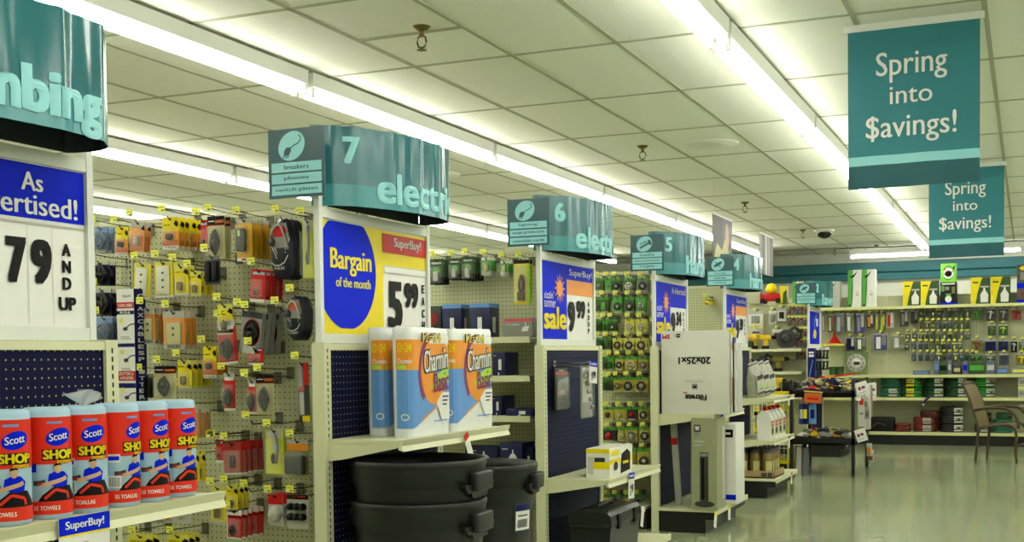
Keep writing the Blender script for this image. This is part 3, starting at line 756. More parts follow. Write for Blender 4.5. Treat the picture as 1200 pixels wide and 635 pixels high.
bin_('trash_can', 'black round trash can at bottom of the nested pair', -2.225, 4.235, .746, .272, .745, .0, lab=-.62)
p = atY(626, 560, 5.35)
bin_('trash_can', 'single black round trash can beside the six endcap', p.x-.262, 5.35, .785, .262, .784, .15, lab=-.68)

# --- endcap 6: tool sets, boxed tool, toolbox
def tool_pack(label, X, Y, zt, W, H, kind):
    t = thing('tool_set_pack', label, 'tool set', (X, Y, zt))
    m = MB(); m.box(-.003, -W/2, -H, .003, W/2, 0, DGREY if kind == 0 else GREY)
    P = Pr(m, flat((.003, -W/2, -H), (0, 1, 0), (0, 0, 1), (1, 0, 0)))
    if kind == 0: P.rect(0, H*.84, W, H*.90, RED, 1); P.rect(W*.3, H*.91+(H*.95-(H*.91))*.3, W*.7, H*.95-(H*.95-(H*.91))*.3, WHITE, 1); P.rect(W*.1, H*.34, W*.9, H*.46, RED, 1); P.ell(W*.5, H*.4, W*.25, H*.05, LGREY, 2); P.rect(W*.4, H*.44, W*.75, H*.48, YEL, 2)
    else: P.rect(W*.1, H*.3, W*.9, H*.97, LGREY, .5); P.rect(W*.15, H*.9, W*.85, H*.96, WHITE, 1)
    m.obj('backing_card', t)
    for i in range(9 if kind == 0 else 5):
        w_ = MB(); y = -W*.38+W*.76*i/(8 if kind == 0 else 4)
        if kind == 0: w_.tube([(.012, y-.004, -H*.88), (.012, y, -H*.7), (.012, y+.006, -H*(.30-.01*i))], .003, CHROME, 6); w_.lathe([(.006, -.004), (.006, .004)], CHROME, (.012, y-.004, -H*.88), 8, 'x'); w_.obj('wrench', t)
        else: w_.lathe([(.012, 0), (.014, .015), (.010, .02)], CHROME, (.006, y*.8, -H*(.2+.15*i)), 10, 'x'); w_.obj('socket', t)
    bl = MB(); bl.box(.004, -W*.47, -H*.97, .022, W*.47, -H*.1, BUBBLE, .004); bl.obj('blister', t)
hy = atX(659, 430, XF+.03).y
tool_pack('clear pack of combination wrenches with red band on navy panel', XF+.02, hy, 1.235, .20, .245, 0)
tool_pack('grey clear socket set pack hanging in front of wrench pack', XF+.165, hy+.03, 1.245, .19, .30, 1)
for dz, nm in ((0, 'upper'), (-.022, 'lower')):
    m = MB(); m.tube([(XF-.015, hy-.03+dz, 1.26+dz), (XF+.19, hy-.03+dz, 1.262+dz), (XF+.20, hy-.03+dz, 1.27+dz)], .0035, CHROME, 6); m.box(XF-.013, hy-.05, 1.25+dz, XF-.006, hy-.01, 1.275+dz, CHROME)
    o = m.obj('peg_hook'); tag(o, f'{nm} steel peg hook on the ribbed navy panel', 'peg hook')
shelf_sign('white and blue price card hanging before the socket pack', (XF+.205, hy+.045, 1.268), .13, .125, 'SuperBuy!', '999', tilt=.06)
p0, p1 = atZ(719, 561, .61), atZ(743, 553, .61)
m = MB(); W, D, H = .42, .14, .165
m.box(-D, 0, 0, 0, W, H, M('box_white', (.84, .84, .80), .5))
P = Pr(m, flat((0, 0, 0), (0, 1, 0), (0, 0, 1), (1, 0, 0)))
P.rect(0, .075, W, .10, YEL, 1); P.poly([(W*.45, .01), (W*.5, .12), (W*.75, .145), (W*.9, .12), (W*.88, .02)], INK, 2); P.rect(W*.05, .12, W*.4, .15, YEL, 1); P.ell(W*.25, .06, .04, .025, DGREY, 2); P.rect(W*.55, .05+(.09-(.05))*.3, W*.8, .09-(.09-(.05))*.3, YEL, 3)
P = Pr(m, flat((-D, 0, 0), (1, 0, 0), (0, 0, 1), (0, -1, 0)))
P.rect(0, H-.025, D, H, YEL, 1); P.rect(D*.3, .05, D, .09, YEL, 1); P.rect(D*.35, .09, D*.8, .115, DGREY, 2); P.rect(D*.05, .02, D*.3, .12, LGREY, 1)
o = m.obj('tool_box_carton', loc=(XF+.35-.01, 6.42, .6105)); tag(o, 'white and yellow power tool carton on endcap six shelf', 'box')
y_ = atX(740, 560, XF+.385).y
shelf_sign('blue topped white price tag under the yellow tool carton', (XF+.386, y_, .620), .11, .15, 'SuperBuy!', '29', tilt=.05)
# toolbox on the base deck
TB = M('dark_toolbox_plastic', (.10, .11, .10), .4)
t = thing('toolbox', 'dark plastic toolbox on the base deck of endcap six', 'toolbox', (XF+.13, 6.32, .1755)); t.scale = (.72, 1, 1)
b = MB(); b.prism([(0.02, 0), (.32, 0), (.345, .19), (0, .19)], 0, .54, TB, axis='y'); b.box(.01, -.008, .165, .352, .548, .19, TB, .004); b.obj('toolbox_body', t)
b = MB(); b.prism([(-.006, .192), (.353, .192), (.345, .232), (.31, .252), (.03, .252), (0, .232)], -.01, .55, TB, axis='y'); b.box(.05, .05, .25, .30, .49, .258, TB, .003); b.obj('toolbox_lid', t)
for y in (.10, .40):
    b = MB(); b.box(.345, y, .15, .366, y+.06, .235, BLACK, .004); b.obj('latch', t)
b = MB(); b.tube([(.17, .14, .25), (.17, .15, .272), (.17, .39, .272), (.17, .40, .25)], .010, TB, 8); b.obj('toolbox_handle', t)
shelf_sign('white ticket curling beside the dark toolbox latch', (XF+.40, 6.86, .40), .05, .12, '', '', tilt=.3, headmat=WHITE)

# --- endcap 5: furnace filters
def filt(label, y, x1, zt, x0=-2.485, mat=None, front=False, name='furnace_filter', lean=0):
    m = MB(); H = zt; W = x1-x0
    m.box(x0, 0, 0, x1, .024, H, mat or M('filter_carton', (.80, .80, .76), .5, noise=.04, nscale=8), .0015)
    if front:
        P = Pr(m, flat((x0, 0, 0), (1, 0, 0), (0, 0, 1), (0, -1, 0)))
        P.text('20x25x1', W*.26, H*.60, W*.74, H*.685, INK, 2, .045, rot=True)
        P.text('3M', W*.02, H*.905, W*.14, H*.96, RED, 2, .05, rot=True); P.rect(W*.23, H*.92, W*.29, H*.965, INK, 2); P.rect(W*.19, H*.925, W*.22, H*.96, LGREY, 2); P.rect(W*.235, H*.94, W*.285, H*.945, WHITE, 3)
        P.rect(W*.36, H*.385, W*.64, H*.389, GREY, 2)
        for i in range(2): P.rect(W*.36, H*(.395+.012*i), W*.62, H*(.399+.012*i), LGREY, 2)
        P.rect(W*.46, H*.30, W*.545, H*.365, GREY, 2); P.rect(W*.475, H*.315, W*.53, H*.34, INK, 3)
        P.rect(W*.34, H*.245, W*.68, H*.247, GREY, 2); P.text('3M', W*.33, H*.25, W*.39, H*.27, RED, 2, .05, rot=True)
        P.text('Filtrete', W*.36, H*.165, W*.68, H*.235, INK, 2, .05, rot=True)
    P = Pr(m, flat((x1, 0, 0), (0, 1, 0), (0, 0, 1), (1, 0, 0)))
    P.rect(.004, H*.1, .020, H*.9, [LGREY, RED, BLUE, GREY, LGREY][int(y*100) % 5], 1)
    P.rect(.004, H*.45, .020, H*.8, WHITE, 2)
    o = m.obj(name, loc=(0, y, .8655)); tag(o, label, 'furnace filter', 'furnace filters on endcap five'); return o
pf = atY(857, 385, 8.60)
filt('large white furnace filter box lettered 20x25x1 facing forward upside down', 8.595, -1.985, .61, front=True)
random.seed(11)
fdesc = [(-2.0, .60), (-2.02, .60), (-2.0, .585), (-2.01, .58), (-2.05, .575), (-2.02, .56), (-2.04, .57), (-2.03, .52), (-2.0, .52), (-2.06, .50), (-2.05, .49), (-2.06, .49)]
for i, (x1, h) in enumerate(fdesc):
    filt(f'white furnace filter standing on edge, {ORD[i]} behind the large lettered one', 8.64+i*.058, x1, h, mat=[None, WHITE, LGREY, None, WHITE, DGREY, None, WHITE, WHITE, LGREY, None, WHITE][i])
# tower heater box etc. on the deck
m = MB(); W, D, H = .185, .27, .665
TOW = M('sage_carton', (.56, .57, .44), .45)
m.box(0, 0, 0, W, D, H, TOW)
for (O, U, wd, N) in (((0, 0, 0), (1, 0, 0), W, (0, -1, 0)), ((W, 0, 0), (0, 1, 0), D, (1, 0, 0))):
    P = Pr(m, flat(O, U, (0, 0, 1), N))
    c = wd*.5
    P.rect(wd*.1, H*.80, wd*.3, H*.92, GREY, 1) if wd == W else P.rect(wd*.6, H*.1, wd*.9, H*.9, LGREY, 1)
    if wd == W:
        P.rect(wd*.1, H*.85, wd*.36, H*.93, DGREY, 1.5); P.text('W', wd*.14, H*.865, wd*.32, H*.915, WHITE, 2, .04)
        P.rect(wd*.32, H*.10, wd*.66, H*.63, DGREY, 2); P.rect(wd*.38, H*.12, wd*.50, H*.57, INK, 3); P.rect(wd*.34, H*.585, wd*.64, H*.62, GREY, 3); P.ell(wd*.5, H*.065, wd*.40, H*.035, DGREY, 2)
        P.rect(wd*.1, H*.74, wd*.5, H*.755, LGREY, 2); P.rect(wd*.1, H*.70, wd*.4, H*.712, LGREY, 2)
q = atZ(811, 597, .176)
o = m.obj('tower_fan_carton', loc=(q.x, q.y, .1755)); tag(o, 'tall sage carton picturing a black tower fan on endcap five', 'box')
m = MB(); m.box(0, 0, 0, .26, .30, .60, WHITE, .003); P = Pr(m, flat((0, 0, 0), (1, 0, 0), (0, 0, 1), (0, -1, 0))); P.rect(0, 0, .26, .02, WHITE, 1); P.rect(.12, .03, .26, .07, BLUE, 1); P.rect(.02, .5, .24, .56, INK, 1)
P.rect(.04, .51+(.55-(.51))*.3, .22, .55-(.55-(.51))*.3, WHITE, 2)
o = m.obj('white_carton', loc=(-2.27, 8.93, .1755)); tag(o, 'tall white carton with blue base stripe behind the tower fan carton', 'box')
m = MB(); m.box(-.02, 0, 0, .02, .05, .62, LGREY, .003); m.box(-.021, -.001, .45, .021, .051, .50, RED)
o = m.obj('tube_carton', loc=(-2.40, 8.72, .180)); o.rotation_euler.y = -.06; tag(o, 'slim grey carton leaning on navy panel behind tower fan carton', 'box')
for i, px in enumerate((839, 855)):
    y_ = atX(px, 600, XF+.445).y
    shelf_sign(f'white yellow topped ticket {["left", "right"][i]} of two on endcap five base deck edge', (XF+.446, y_, .172), .075, .115, '', '', tilt=[.28, .12][i], headmat=YEL)
y_ = atX(846, 490, XF+.425).y
shelf_sign('white blue topped ticket hanging below the furnace filters', (XF+.426, min(y_, 9.52), .86), .07, .14, '', '21', tilt=.03)

# --- endcap 4: bags, jugs, jars
def bag(label, y, rz):
    t = thing('charcoal_bag', label, 'bag', (XF+.23, y, .921), 'grey bags on the top shelf of endcap four', rz=rz); t.rotation_euler.x = .22
    m = MB(); vs = []; n = 14
    prof = [(.05, .085, 0), (.055, .09, .02), (.058, .095, .1), (.048, .093, .17), (.028, .088, .23), (.010, .078, .28), (.005, .076, .31)]
    for a, b_, z in prof:
        for i in range(n):
            an = 2*PI*i/n; c, s = math.cos(an), math.sin(an); e = .6
            vs.append((a*abs(c)**e*(1 if c > 0 else -1), b_*abs(s)**e*(1 if s > 0 else -1)+.01*math.sin(z*9), z))
    BM = M('bag_foil_grey', (.60, .60, .54), .3, noise=.3, bump=.5, bscale=30)
    m.add(vs, [(j*n+i, j*n+(i+1) % n, (j+1)*n+(i+1) % n, (j+1)*n+i) for j in range(len(prof)-1) for i in range(n)], BM, True); m.add(vs[-n:], [list(range(n))], BM); m.add(vs[:n], [list(range(n))], BM)
    P = Pr(m, flat((.0625, -.09, 0), (0, 1, 0), (0, 0, 1), (1, 0, 0)))
    P.rect(.03, .04, .15, .20, LGREY, 1); P.rect(.04, .15, .14, .19, DGREY, 2); P.rect(.03, .02, .15, .035, DGREY, 2); P.ell(.09, .09, .02, .02, LIME, 2); P.rect(.05, .06, .13, .07, GREY, 2)
    m.obj('bag_body', t)
    h = MB(); h.tube([(0, -.03, .30), (0, -.02, .345), (0, .02, .345), (0, .03, .30)], .004, DGREY, 6); h.box(-.009, -.08, .285, .009, .08, .297, DGREY, .002); h.obj('bag_handle', t)
    return t
for i, px in enumerate((880, 890, 902)):
    y_ = atX(px, 450, XF+.20).y
    bag(f'grey foil bag, {["left", "middle", "right"][i]} of three on endcap four top shelf', 10.93+i*.27, -.35)
def jug(label, y):
    t = thing('white_jug', label, 'jug', (XF+.30, y, .521), 'white jugs on the middle shelf of endcap four')
    m = MB(); m.prism([(-.06, 0), (.065, 0), (.065, .19), (.035, .245), (.02, .262), (-.02, .262), (-.06, .22)], -.075, .075, WHITE, axis='y')
    P = Pr(m, flat((.065, -.065, 0), (0, 1, 0), (0, 0, 1), (1, 0, 0))); P.rect(0, .03, .13, .17, BEIGE, 1); P.rect(.02, .12, .11, .165, RED, 2); P.rect(.02, .05, .11, .10, DGREY, 2); P.rect(.03, .13+(.155-(.13))*.3, .10, .155-(.155-(.13))*.3, WHITE, 3)
    m.obj('jug_body', t)
    c = MB(); c.lathe([(.024, .262), (.025, .29), (.02, .295)], RED, seg=14); c.obj('jug_cap', t)
    h = MB(); h.tube([(-.058, 0, .215), (-.075, 0, .21), (-.08, 0, .14), (-.062, 0, .12)], .011, WHITE, 8); h.obj('jug_handle', t)
for i in range(4): jug(f'white jug with red cap, {ORD[i]} in the row on endcap four', 10.99+i*.19)
TRAYC = CARDB
m = MB(); m.box(0, 0, 0, .36, .46, .012, TRAYC)
for a in ((0, 0, .36, .006), (0, .454, .36, .46), (0, 0, .006, .46), (.354, 0, .36, .46)): m.box(a[0], a[1], 0, a[2], a[3], .065, TRAYC)
P = Pr(m, flat((0, 0, 0), (1, 0, 0), (0, 0, 1), (0, -1, 0))); P.rect(.02, .01, .08, .05, OLIVE, 1); P.rect(.24, .015, .29, .05, DGREY, 1); P.rect(.30, .015, .34, .05, DGREY, 1)
o = m.obj('cardboard_tray', loc=(XF+.045, 10.86, .1755)); tag(o, 'open cardboard tray holding jars on endcap four base deck', 'tray')
JB = M('amber_jar_contents', (.44, .36, .13), .25)
def jar(label, x, y):
    t = thing('amber_jar', label, 'jar', (x, y, .189), 'amber jars in the cardboard tray')
    m = MB(); m.lathe([(.046, 0), (.05, .006), (.05, .19), (.04, .21), (.038, .218)], JB, seg=18)
    P = Pr(m, lambda u, v, l: Vector(((.0505+l*.0006)*math.cos(u/.05-1.1), (.0505+l*.0006)*math.sin(u/.05-1.1), v)), .01); P.rect(-.03, .03, .03, .14, BEIGE, 1)
    m.obj('jar_body', t); MB().lathe([(.043, .215), (.044, .24), (.04, .244)], DGREY, seg=18).obj('jar_lid', t)
k = 0
for j in range(4):
    for i in range(3):
        jar(f'amber jar with dark lid, {["left", "middle", "right"][i]} column, {ORD[j]} row back in the tray', XF+.045+.063+i*.112, 10.86+.063+j*.11)
for i, (z, nm) in enumerate(((.90, 'top'), (.52, 'middle'), (.175, 'base'))):
    shelf_sign(f'small white ticket on the {nm} shelf edge of endcap four', (XF+(.424 if i < 2 else .445), 11.5, z-.0), .07, .11 if i else .09, '', '', tilt=.05, headmat=DBLUE if i < 2 else RED)
# ================================================================== peg hooks and hanging packs
BLIST = {}
def peg_hook(label, x, z, yb, L, group, tagmat=TAGY):
    """wire hook from a board at y=yb towards -y, with the price ticket on the end of its upper wire"""
    k = ('h', round(L, 2))
    if k not in BLIST:
        m = MB(); m.tube([(0, 0, -.035), (0, -L*.80, -.035), (0, -L*.86, -.020)], .0028, WIRE, 5)
        m.tube([(0, 0, 0), (0, -L*.5, .001), (0, -L, .008)], .0022, WIRE, 5)
        m.box(-.018, -.006, -.045, .018, -.001, .008, HPLATE)
        a = m.mesh('peg_hook')
        m = MB(); m.box(-.019, -.003, -.014, .019, 0, .016, TAGY); P = Pr(m, flat((-.019, -.003, -.014), (1, 0, 0), (0, 0, 1), (0, -1, 0))); P.rect(.003, .004, .016, .010, WHITE, 1); P.rect(.020, .004, .034, .010, OLIVE, 1); P.rect(.003, .018, .030, .020, OLIVE, 1)
        BLIST[k] = (a, m.mesh('price_ticket'))
    a, b = BLIST[k]
    o = bpy.data.objects.new('peg_hook', a); COL.objects.link(o); o.location = (x, yb, z); tag(o, label, 'peg hook', group)
    c = bpy.data.objects.new('price_ticket', b); COL.objects.link(c); c.parent = o; c.location = (0, -L, .008)
    return o

def stack(desc, short, img, n, build, yb, L, group, cat='blister pack', front=.055, gap=.04, tilt=0, hook=True, name='blister_pack', ZO=.012):
    """n packs on one hook; img = pixel box of the front one. build(W, H) -> object at the hanging hole (top middle), facing -y"""
    x0, y0, x1, y1 = img; Y = yb-L+front
    a, b = atY(x0, y0, Y), atY(x1, y1, Y)
    W, H = b.x-a.x, a.z-b.z; xc = (a.x+b.x)/2
    first = build(W, H); first.name = name
    first.location = (xc, Y, a.z-ZO*0)
    first.rotation_euler.y = tilt
    tag(first, desc if n == 1 else desc+', front of its hook', cat, group)
    for i in range(1, n):
        if Y+gap*i > yb-.012: break
        o = dup(first, (xc+.004*math.sin(i*2.3), Y+gap*i, a.z), f'{desc}, {ORD[i]} on its hook'); o.rotation_euler.y = tilt+.03*math.sin(i*1.7)
    if hook: peg_hook(f'wire peg hook holding {short}', xc, a.z+.022, yb, L, 'peg hooks with yellow tickets')
    return first

def card_base(W, H, mat, draw=None, name='blister_pack', T=.003):
    m = MB(); hw = W/2
    m.box(-hw, 0, -H, hw, T, 0, mat)
    P = Pr(m, flat((-hw, 0, -H), (1, 0, 0), (0, 0, 1), (0, -1, 0), .0007))
    if draw: draw(P, W, H)
    P.rect(W*.42, H-.012, W*.58, H-.006, INK, 1.2)
    return m.obj(name)
def bubble(o, W, H, u0, v0, u1, v1, d, mat=None):
    m = MB(); m.box(-W/2+W*u0, -d, -H+H*v0, -W/2+W*u1, -.001, -H+H*v1, mat or BUBBLE, min(d*.4, .006)); return m.obj('blister', o)
def coil_part(o, W, H, u0, v0, u1, v1, mat=CORD, nm='cord', r=.0035, loops=4, y=-.012):
    m = MB(); cx, cz = -W/2+W*(u0+u1)/2, -H+H*(v0+v1)/2; rx, rz = W*(u1-u0)/2, H*(v1-v0)/2
    for k in range(loops):
        f = 1-.13*k; pts = [(cx+rx*f*math.cos(2*PI*i/16)*(.8+.2*math.cos(2*PI*i/8+k)), y-.004*math.sin(i+k*2)-.002*k, cz+rz*f*math.sin(2*PI*i/16)) for i in range(16)]
        m.tube(pts, r, mat, 5, True)
    m.box(cx-rx*.4, y-.012, cz-rz*.25, cx+rx*.4, y+.002, cz+rz*.2, mat, .003)
    return m.obj(nm, o)
def lump(o, W, H, u0, v0, u1, v1, d, mat, nm, bev=.006):
    m = MB(); m.box(-W/2+W*u0, -d, -H+H*v0, -W/2+W*u1, -.001, -H+H*v1, mat, min(bev, W*(u1-u0)*.3, d*.45)); return m.obj(nm, o)

# ---- pack kinds (all original generic stock seen on the boards)
def k_adapter(W, H):
    def d(P, W, H):
        P.rect(0, H*.10, W, H*.55, ORG, 1); P.rect(0, H*.10, W, H*.28, DORG, 1.3); P.rect(0, 0, W, H*.10, WHITE, 1.4); P.text('PHILIPS', W*.12, H*.02, W*.88, H*.075, DBLUE, 2, .03)
        P.poly([(W*.72, H*.78), (W*.85, H*.9), (W, H*.82), (W, H*.72), (W*.88, H*.68)], INK, 1.5); P.rect(W*.1, H*.72+(H*.78-(H*.72))*.3, W*.5, H*.78-(H*.78-(H*.72))*.3, INK, 1.6)
    o = card_base(W, H, YEL, d); lump(o, W, H, .3, .28, .7, .48, .022, DGREY, 'adapter', .009); bubble(o, W, H, .14, .16, .86, .62, .03); return o
def k_yellowclear(W, H):
    def d(P, W, H): P.rect(W*.06, H*.06, W*.94, H*.52, DORG, 1); P.rect(0, H*.8, W, H, LGREY, 1); P.poly([(W*.7, H*.75), (W*.95, H*.9), (W, H*.7)], INK, 1.5)
    o = card_base(W, H, ORG, d); lump(o, W, H, .35, .2, .65, .5, .02, LGREY, 'splitter', .008); bubble(o, W, H, .06, .06, .94, .75, .028); return o
def k_plate(W, H):
    def d(P, W, H): P.rect(0, H*.90, W, H, YELL, 1); P.rect(0, 0, W, H*.06, WHITE, 1.2)
    o = card_base(W, H, YEL, d); m = MB(); m.box(-W*.36, -.008, -H*.92, W*.36, -.001, -H*.12, ALMOND, .003)
    for v in (.32, .52, .72): m.lathe([(.005, 0), (.004, -.004), (0, -.004)], DGREY, (0, -.008, -H*v), 8, 'y')
    m.obj('wall_plate', o); return o
def k_platepack(W, H):
    def d(P, W, H): P.rect(0, H*.82, W, H, LGREY, 1); P.rect(0, 0, W, H*.12, LGREY, 1.2); P.text('PHILIPS', W*.2, H*.03, W*.8, H*.09, DBLUE, 2, .03)
    o = card_base(W, H, ORG, d); m = MB(); m.box(-W*.30, -.010, -H*.88, W*.34, -.001, -H*.30, BEIGE, .003)
    for v in (.45, .62): m.lathe([(.006, 0), (.005, -.004), (0, -.004)], DGREY, (W*.02, -.010, -H*v), 8, 'y')
    m.obj('wall_plate', o); bubble(o, W, H, .08, .1, .92, .78, .016); return o
def k_cable(W, H):
    def d(P, W, H): P.rect(0, H*.78, W, H, INK, 1); P.rect(W*.45, H*.84, W*.95, H*.91, DORG, 2); P.rect(W*.05, H*.85+(H*.92-(H*.85))*.3, W*.4, H*.92-(H*.92-(H*.85))*.3, WHITE, 2); P.rect(W*.03, H*.79, W*.97, H*.80, RED, 2)
    o = card_base(W, H, BEIGE, d); coil_part(o, W, H, .25, .1, .75, .68, r=.005); bubble(o, W, H, .05, .04, .95, .76, .026); return o
def k_carcharger(W, H):
    def d(P, W, H): P.rect(0, H*.90, W, H, LGREY, 1); P.rect(0, 0, W, H*.08, WHITE, 1); P.rect(W*.3, H*.02, W*.6, H*.06, RED, 2)
    o = card_base(W, H, M('amber_card', (.85, .64, .10), .4), d); lump(o, W, H, .12, .22, .68, .78, .03, DGREY, 'remote', .012)
    m = MB(); m.box(-W*.16, -.033, -H*.42, -W*.02, -.03, -H*.28, LIME, .001); m.obj('remote_label', o); bubble(o, W, H, .06, .16, .8, .84, .036); return o
def k_headset(W, H, top=None, body=None):
    m = MB(); n = 22; hw = W/2
    def outl(s, dz=0): 
        pts = []
        for i in range(n):
            a = 2*PI*i/n; c, s_ = math.cos(a), math.sin(a); wd = .75+.25*(1 if s_ < -.2 else (s_+1)/2 if s_ < 0 else .8)
            pts.append((hw*s*(abs(c)**.6)*(1 if c > 0 else -1)*(.86 if s_ > .5 else 1), -H/2+H/2*s*(abs(s_)**.75)*(1 if s_ > 0 else -1)))
        return pts
    o1, o2, o3 = outl(1), outl(.97), outl(.72)
    B = body or M('midnight_blue_card', (.07, .08, .16), .3)
    vs = [(x, .002, z) for x, z in o1]+[(x, -.006, z) for x, z in o2]+[(x, -.03, z) for x, z in o3]
    m.add(vs, [(j*n+i, j*n+(i+1) % n, (j+1)*n+(i+1) % n, (j+1)*n+i) for j in range(2) for i in range(n)]+[list(range(n)), list(range(2*n, 3*n))], B, True)
    P = Pr(m, flat((-hw, -.031, -H), (1, 0, 0), (0, 0, 1), (0, -1, 0), .0008))
    P.poly([(W*.22, H*.78), (W*.3, H*.85), (W*.7, H*.85), (W*.78, H*.78), (W*.72, H*.68), (W*.28, H*.68)], top or RED, 1)
    P.text('PHILIPS', W*.30, H*.15, W*.70, H*.20, LGREY, 2, .03)
    P.line([(W*.17, H*.28), (W*.3, H*.225), (W*.5, H*.22), (W*.7, H*.27), (W*.83, H*.38)], H*.022, LGREY, 2)
    P.line([(W*.25, H*.5), (W*.4, H*.33)], H*.02, CHROME, 2); P.line([(W*.3, H*.52), (W*.42, H*.4)], H*.02, CHROME, 2)
    for i in range(4): P.rect(W*.72, H*(.42+.05*i), W*.76, H*(.435+.05*i), WHITE, 2)
    o = None
    P.poly([(W*.10, H*.62), (W*.22, H*.9), (W*.78, H*.9), (W*.92, H*.62), (W*.75, H*.5), (W*.3, H*.5)], GREY, .6)
    o = m.obj('headset_pack')
    m2 = MB(); m2.tube([(-W*.32, -.033, -H*.36), (-W*.22, -.040, -H*.20), (-W*.02, -.042, -H*.12), (W*.12, -.040, -H*.16), (W*.22, -.036, -H*.30), (W*.34, -.033, -H*.52)], .004, LGREY, 6); m2.obj('headband', o)
    e = MB(); e.lathe([(.0, -.010), (.014, -.008), (.018, 0), (.015, .010)], DGREY, (-W*.30, -.034, -H*.40), 12, 'y'); e.tube([(-W*.30, -.036, -H*.42), (-W*.2, -.036, -H*.55), (-W*.08, -.036, -H*.62)], .003, CHROME, 5); e.obj('earpiece', o)
    return o
def k_headset_orange(W, H): return k_headset(W, H, top=M('orange_red_print', (.80, .34, .20), .4))
def k_bluecord(W, H):
    o = card_base(W, H, M('steel_blue_card', (.30, .38, .50), .35), lambda P, W, H: (P.rect(W*.1, H*.02, W*.8, H*.14, LGREY, 1), P.rect(0, H*.8, W, H, SKYB, 1)))
    coil_part(o, W, H, .1, .15, .9, .85, M('blue_grey_cord', (.25, .35, .50), .3), r=.006, loops=5); bubble(o, W, H, .02, .05, .98, .95, .035); return o
def k_darkcord(W, H):
    o = card_base(W, H, M('ink_blue_card', (.08, .10, .18), .35), lambda P, W, H: (P.rect(0, H*.86, W, H, LGREY, 1), P.rect(W*.1, H*.05, W*.5, H*.3, GREY, 1)))
    coil_part(o, W, H, .08, .1, .92, .85, r=.007, loops=4); return o
def k_redphone(W, H):
    def d(P, W, H): P.rect(0, H*.86, W, H, LGREY, 1); P.rect(W*.08, H*.80, W*.9, H*.88, WHITE, 1.5); P.rect(0, 0, W, H*.06, WHITE, 1)
    o = card_base(W, H, RED, d); coil_part(o, W, H, .18, .12, .78, .58, r=.006, loops=5); bubble(o, W, H, .1, .08, .9, .7, .03); return o
def k_redcard(W, H):
    def d(P, W, H): P.rect(0, 0, W, H*.1, WHITE, 1); P.rect(W*.1, H*.84, W*.9, H*.92, PALEB, 1); P.rect(W*.1, H*.12, W*.9, H*.18, DRED, 1)
    o = card_base(W, H, RED, d); lump(o, W, H, .3, .22, .6, .38, .015, DGREY, 'plug', .005); bubble(o, W, H, .15, .15, .85, .7, .02); return o
def k_greybox(W, H):
    m = MB(); m.box(-W/2, 0, -H, W/2, .03, 0, M('silver_grey_box', (.52, .53, .52), .35), .003); P = Pr(m, flat((-W/2, -.0005, -H), (1, 0, 0), (0, 0, 1), (0, -1, 0)))
    P.rect(0, H*.86, W, H, DGREY, 1); P.ell(W*.55, H*.5, W*.40, H*.32, INK, 1.5, 28); P.ell(W*.55, H*.5, W*.42, H*.34, RED, 1.2, 28); P.rect(W*.2, 0, W*.8, H*.18, LGREY, 2); P.line([(W*.45, H*.3), (W*.65, H*.55)], W*.06, BEIGE, 2.5)
    o = m.obj('cable_box'); coil_part(o, W, H, .25, .28, .85, .7, r=.004, loops=3, y=-.006); return o
def k_yellow(W, H):
    def d(P, W, H): P.rect(0, H*.82, W, H, YELL, 1); P.poly([(W*.65, H*.75), (W*.8, H*.88), (W, H*.82), (W, H*.66)], INK, 1.5); P.rect(W*.08, H*.74+(H*.80-(H*.74))*.3, W*.45, H*.80-(H*.80-(H*.74))*.3, INK, 1.6); P.rect(0, 0, W, H*.07, LGREY, 1)
    o = card_base(W, H, YEL, d); lump(o, W, H, .3, .15, .65, .45, .02, M('bronze_fitting', (.42, .34, .12), .35), 'fitting', .008); bubble(o, W, H, .12, .1, .88, .62, .026); return o
def k_redmulti(W, H):
    def d(P, W, H): P.rect(W*.12, H*.80, W*.5, H*.86, DRED, 1); P.rect(0, 0, W, H*.05, WHITE, 1)
    o = card_base(W, H, M('deep_red_card', (.62, .10, .06), .35), d); lump(o, W, H, .38, .2, .62, .62, .014, DGREY, 'plug', .005); bubble(o, W, H, .05, .08, .95, .75, .018); return o
def k_yellowclam(W, H):
    def d(P, W, H): P.ell(W*.5, H*.62, W*.16, H*.13, LGREY, 1.5); P.ell(W*.42, H*.35, W*.15, H*.12, DGREY, 1.5); P.rect(W*.1, H*.8, W*.9, H, LGREY, 1)
    o = card_base(W, H, M('acid_yellow_card', (.78, .80, .12), .35), d); m = MB(); m.tube([(W*.1, -.01, -H*.1), (W*.3, -.02, -H*.4), (W*.2, -.02, -H*.75)], .006, GREY, 6); m.obj('crimping_tool', o); bubble(o, W, H, .05, .03, .95, .8, .03); return o
def k_orangebox(W, H):
    def d(P, W, H): P.rect(0, H*.72, W, H*.9, ORG, 1); P.rect(0, H*.9, W, H, LGREY, 1); P.rect(0, 0, W, H*.1, BEIGE, 1)
    o = card_base(W, H, OLIVE, d); lump(o, W, H, .1, .12, .9, .62, .04, DGREY, 'power_strip', .01); bubble(o, W, H, .04, .06, .96, .72, .048); return o
def k_disc(W, H):
    def d(P, W, H): P.rect(0, H*.68, W, H, RED, 1)
    for_ = card_base(W, H, LGREY, d); m = MB(); m.lathe([(0, -.03), (W*.3, -.026), (W*.44, -.01), (W*.44, 0)], LGREY, (0, 0, -H*.62), 20, 'y'); m.obj('disc', for_); return for_
def k_adapt6(W, H):
    def d(P, W, H): P.rect(0, H*.86, W, H, INK, 1); P.rect(W*.3, H*.92, W*.9, H*.96, RED, 2)
    o = card_base(W, H, LGREY, d)
    for i in range(3):
        for j in (0, 1):
            m = MB(); m.lathe([(0, -.03), (W*.12, -.026), (W*.15, -.004)], BLACK, (-W*.28+W*.28*i, 0, -H*(.35+.3*j)), 12, 'y'); m.obj('outlet_cube', o)
    return o
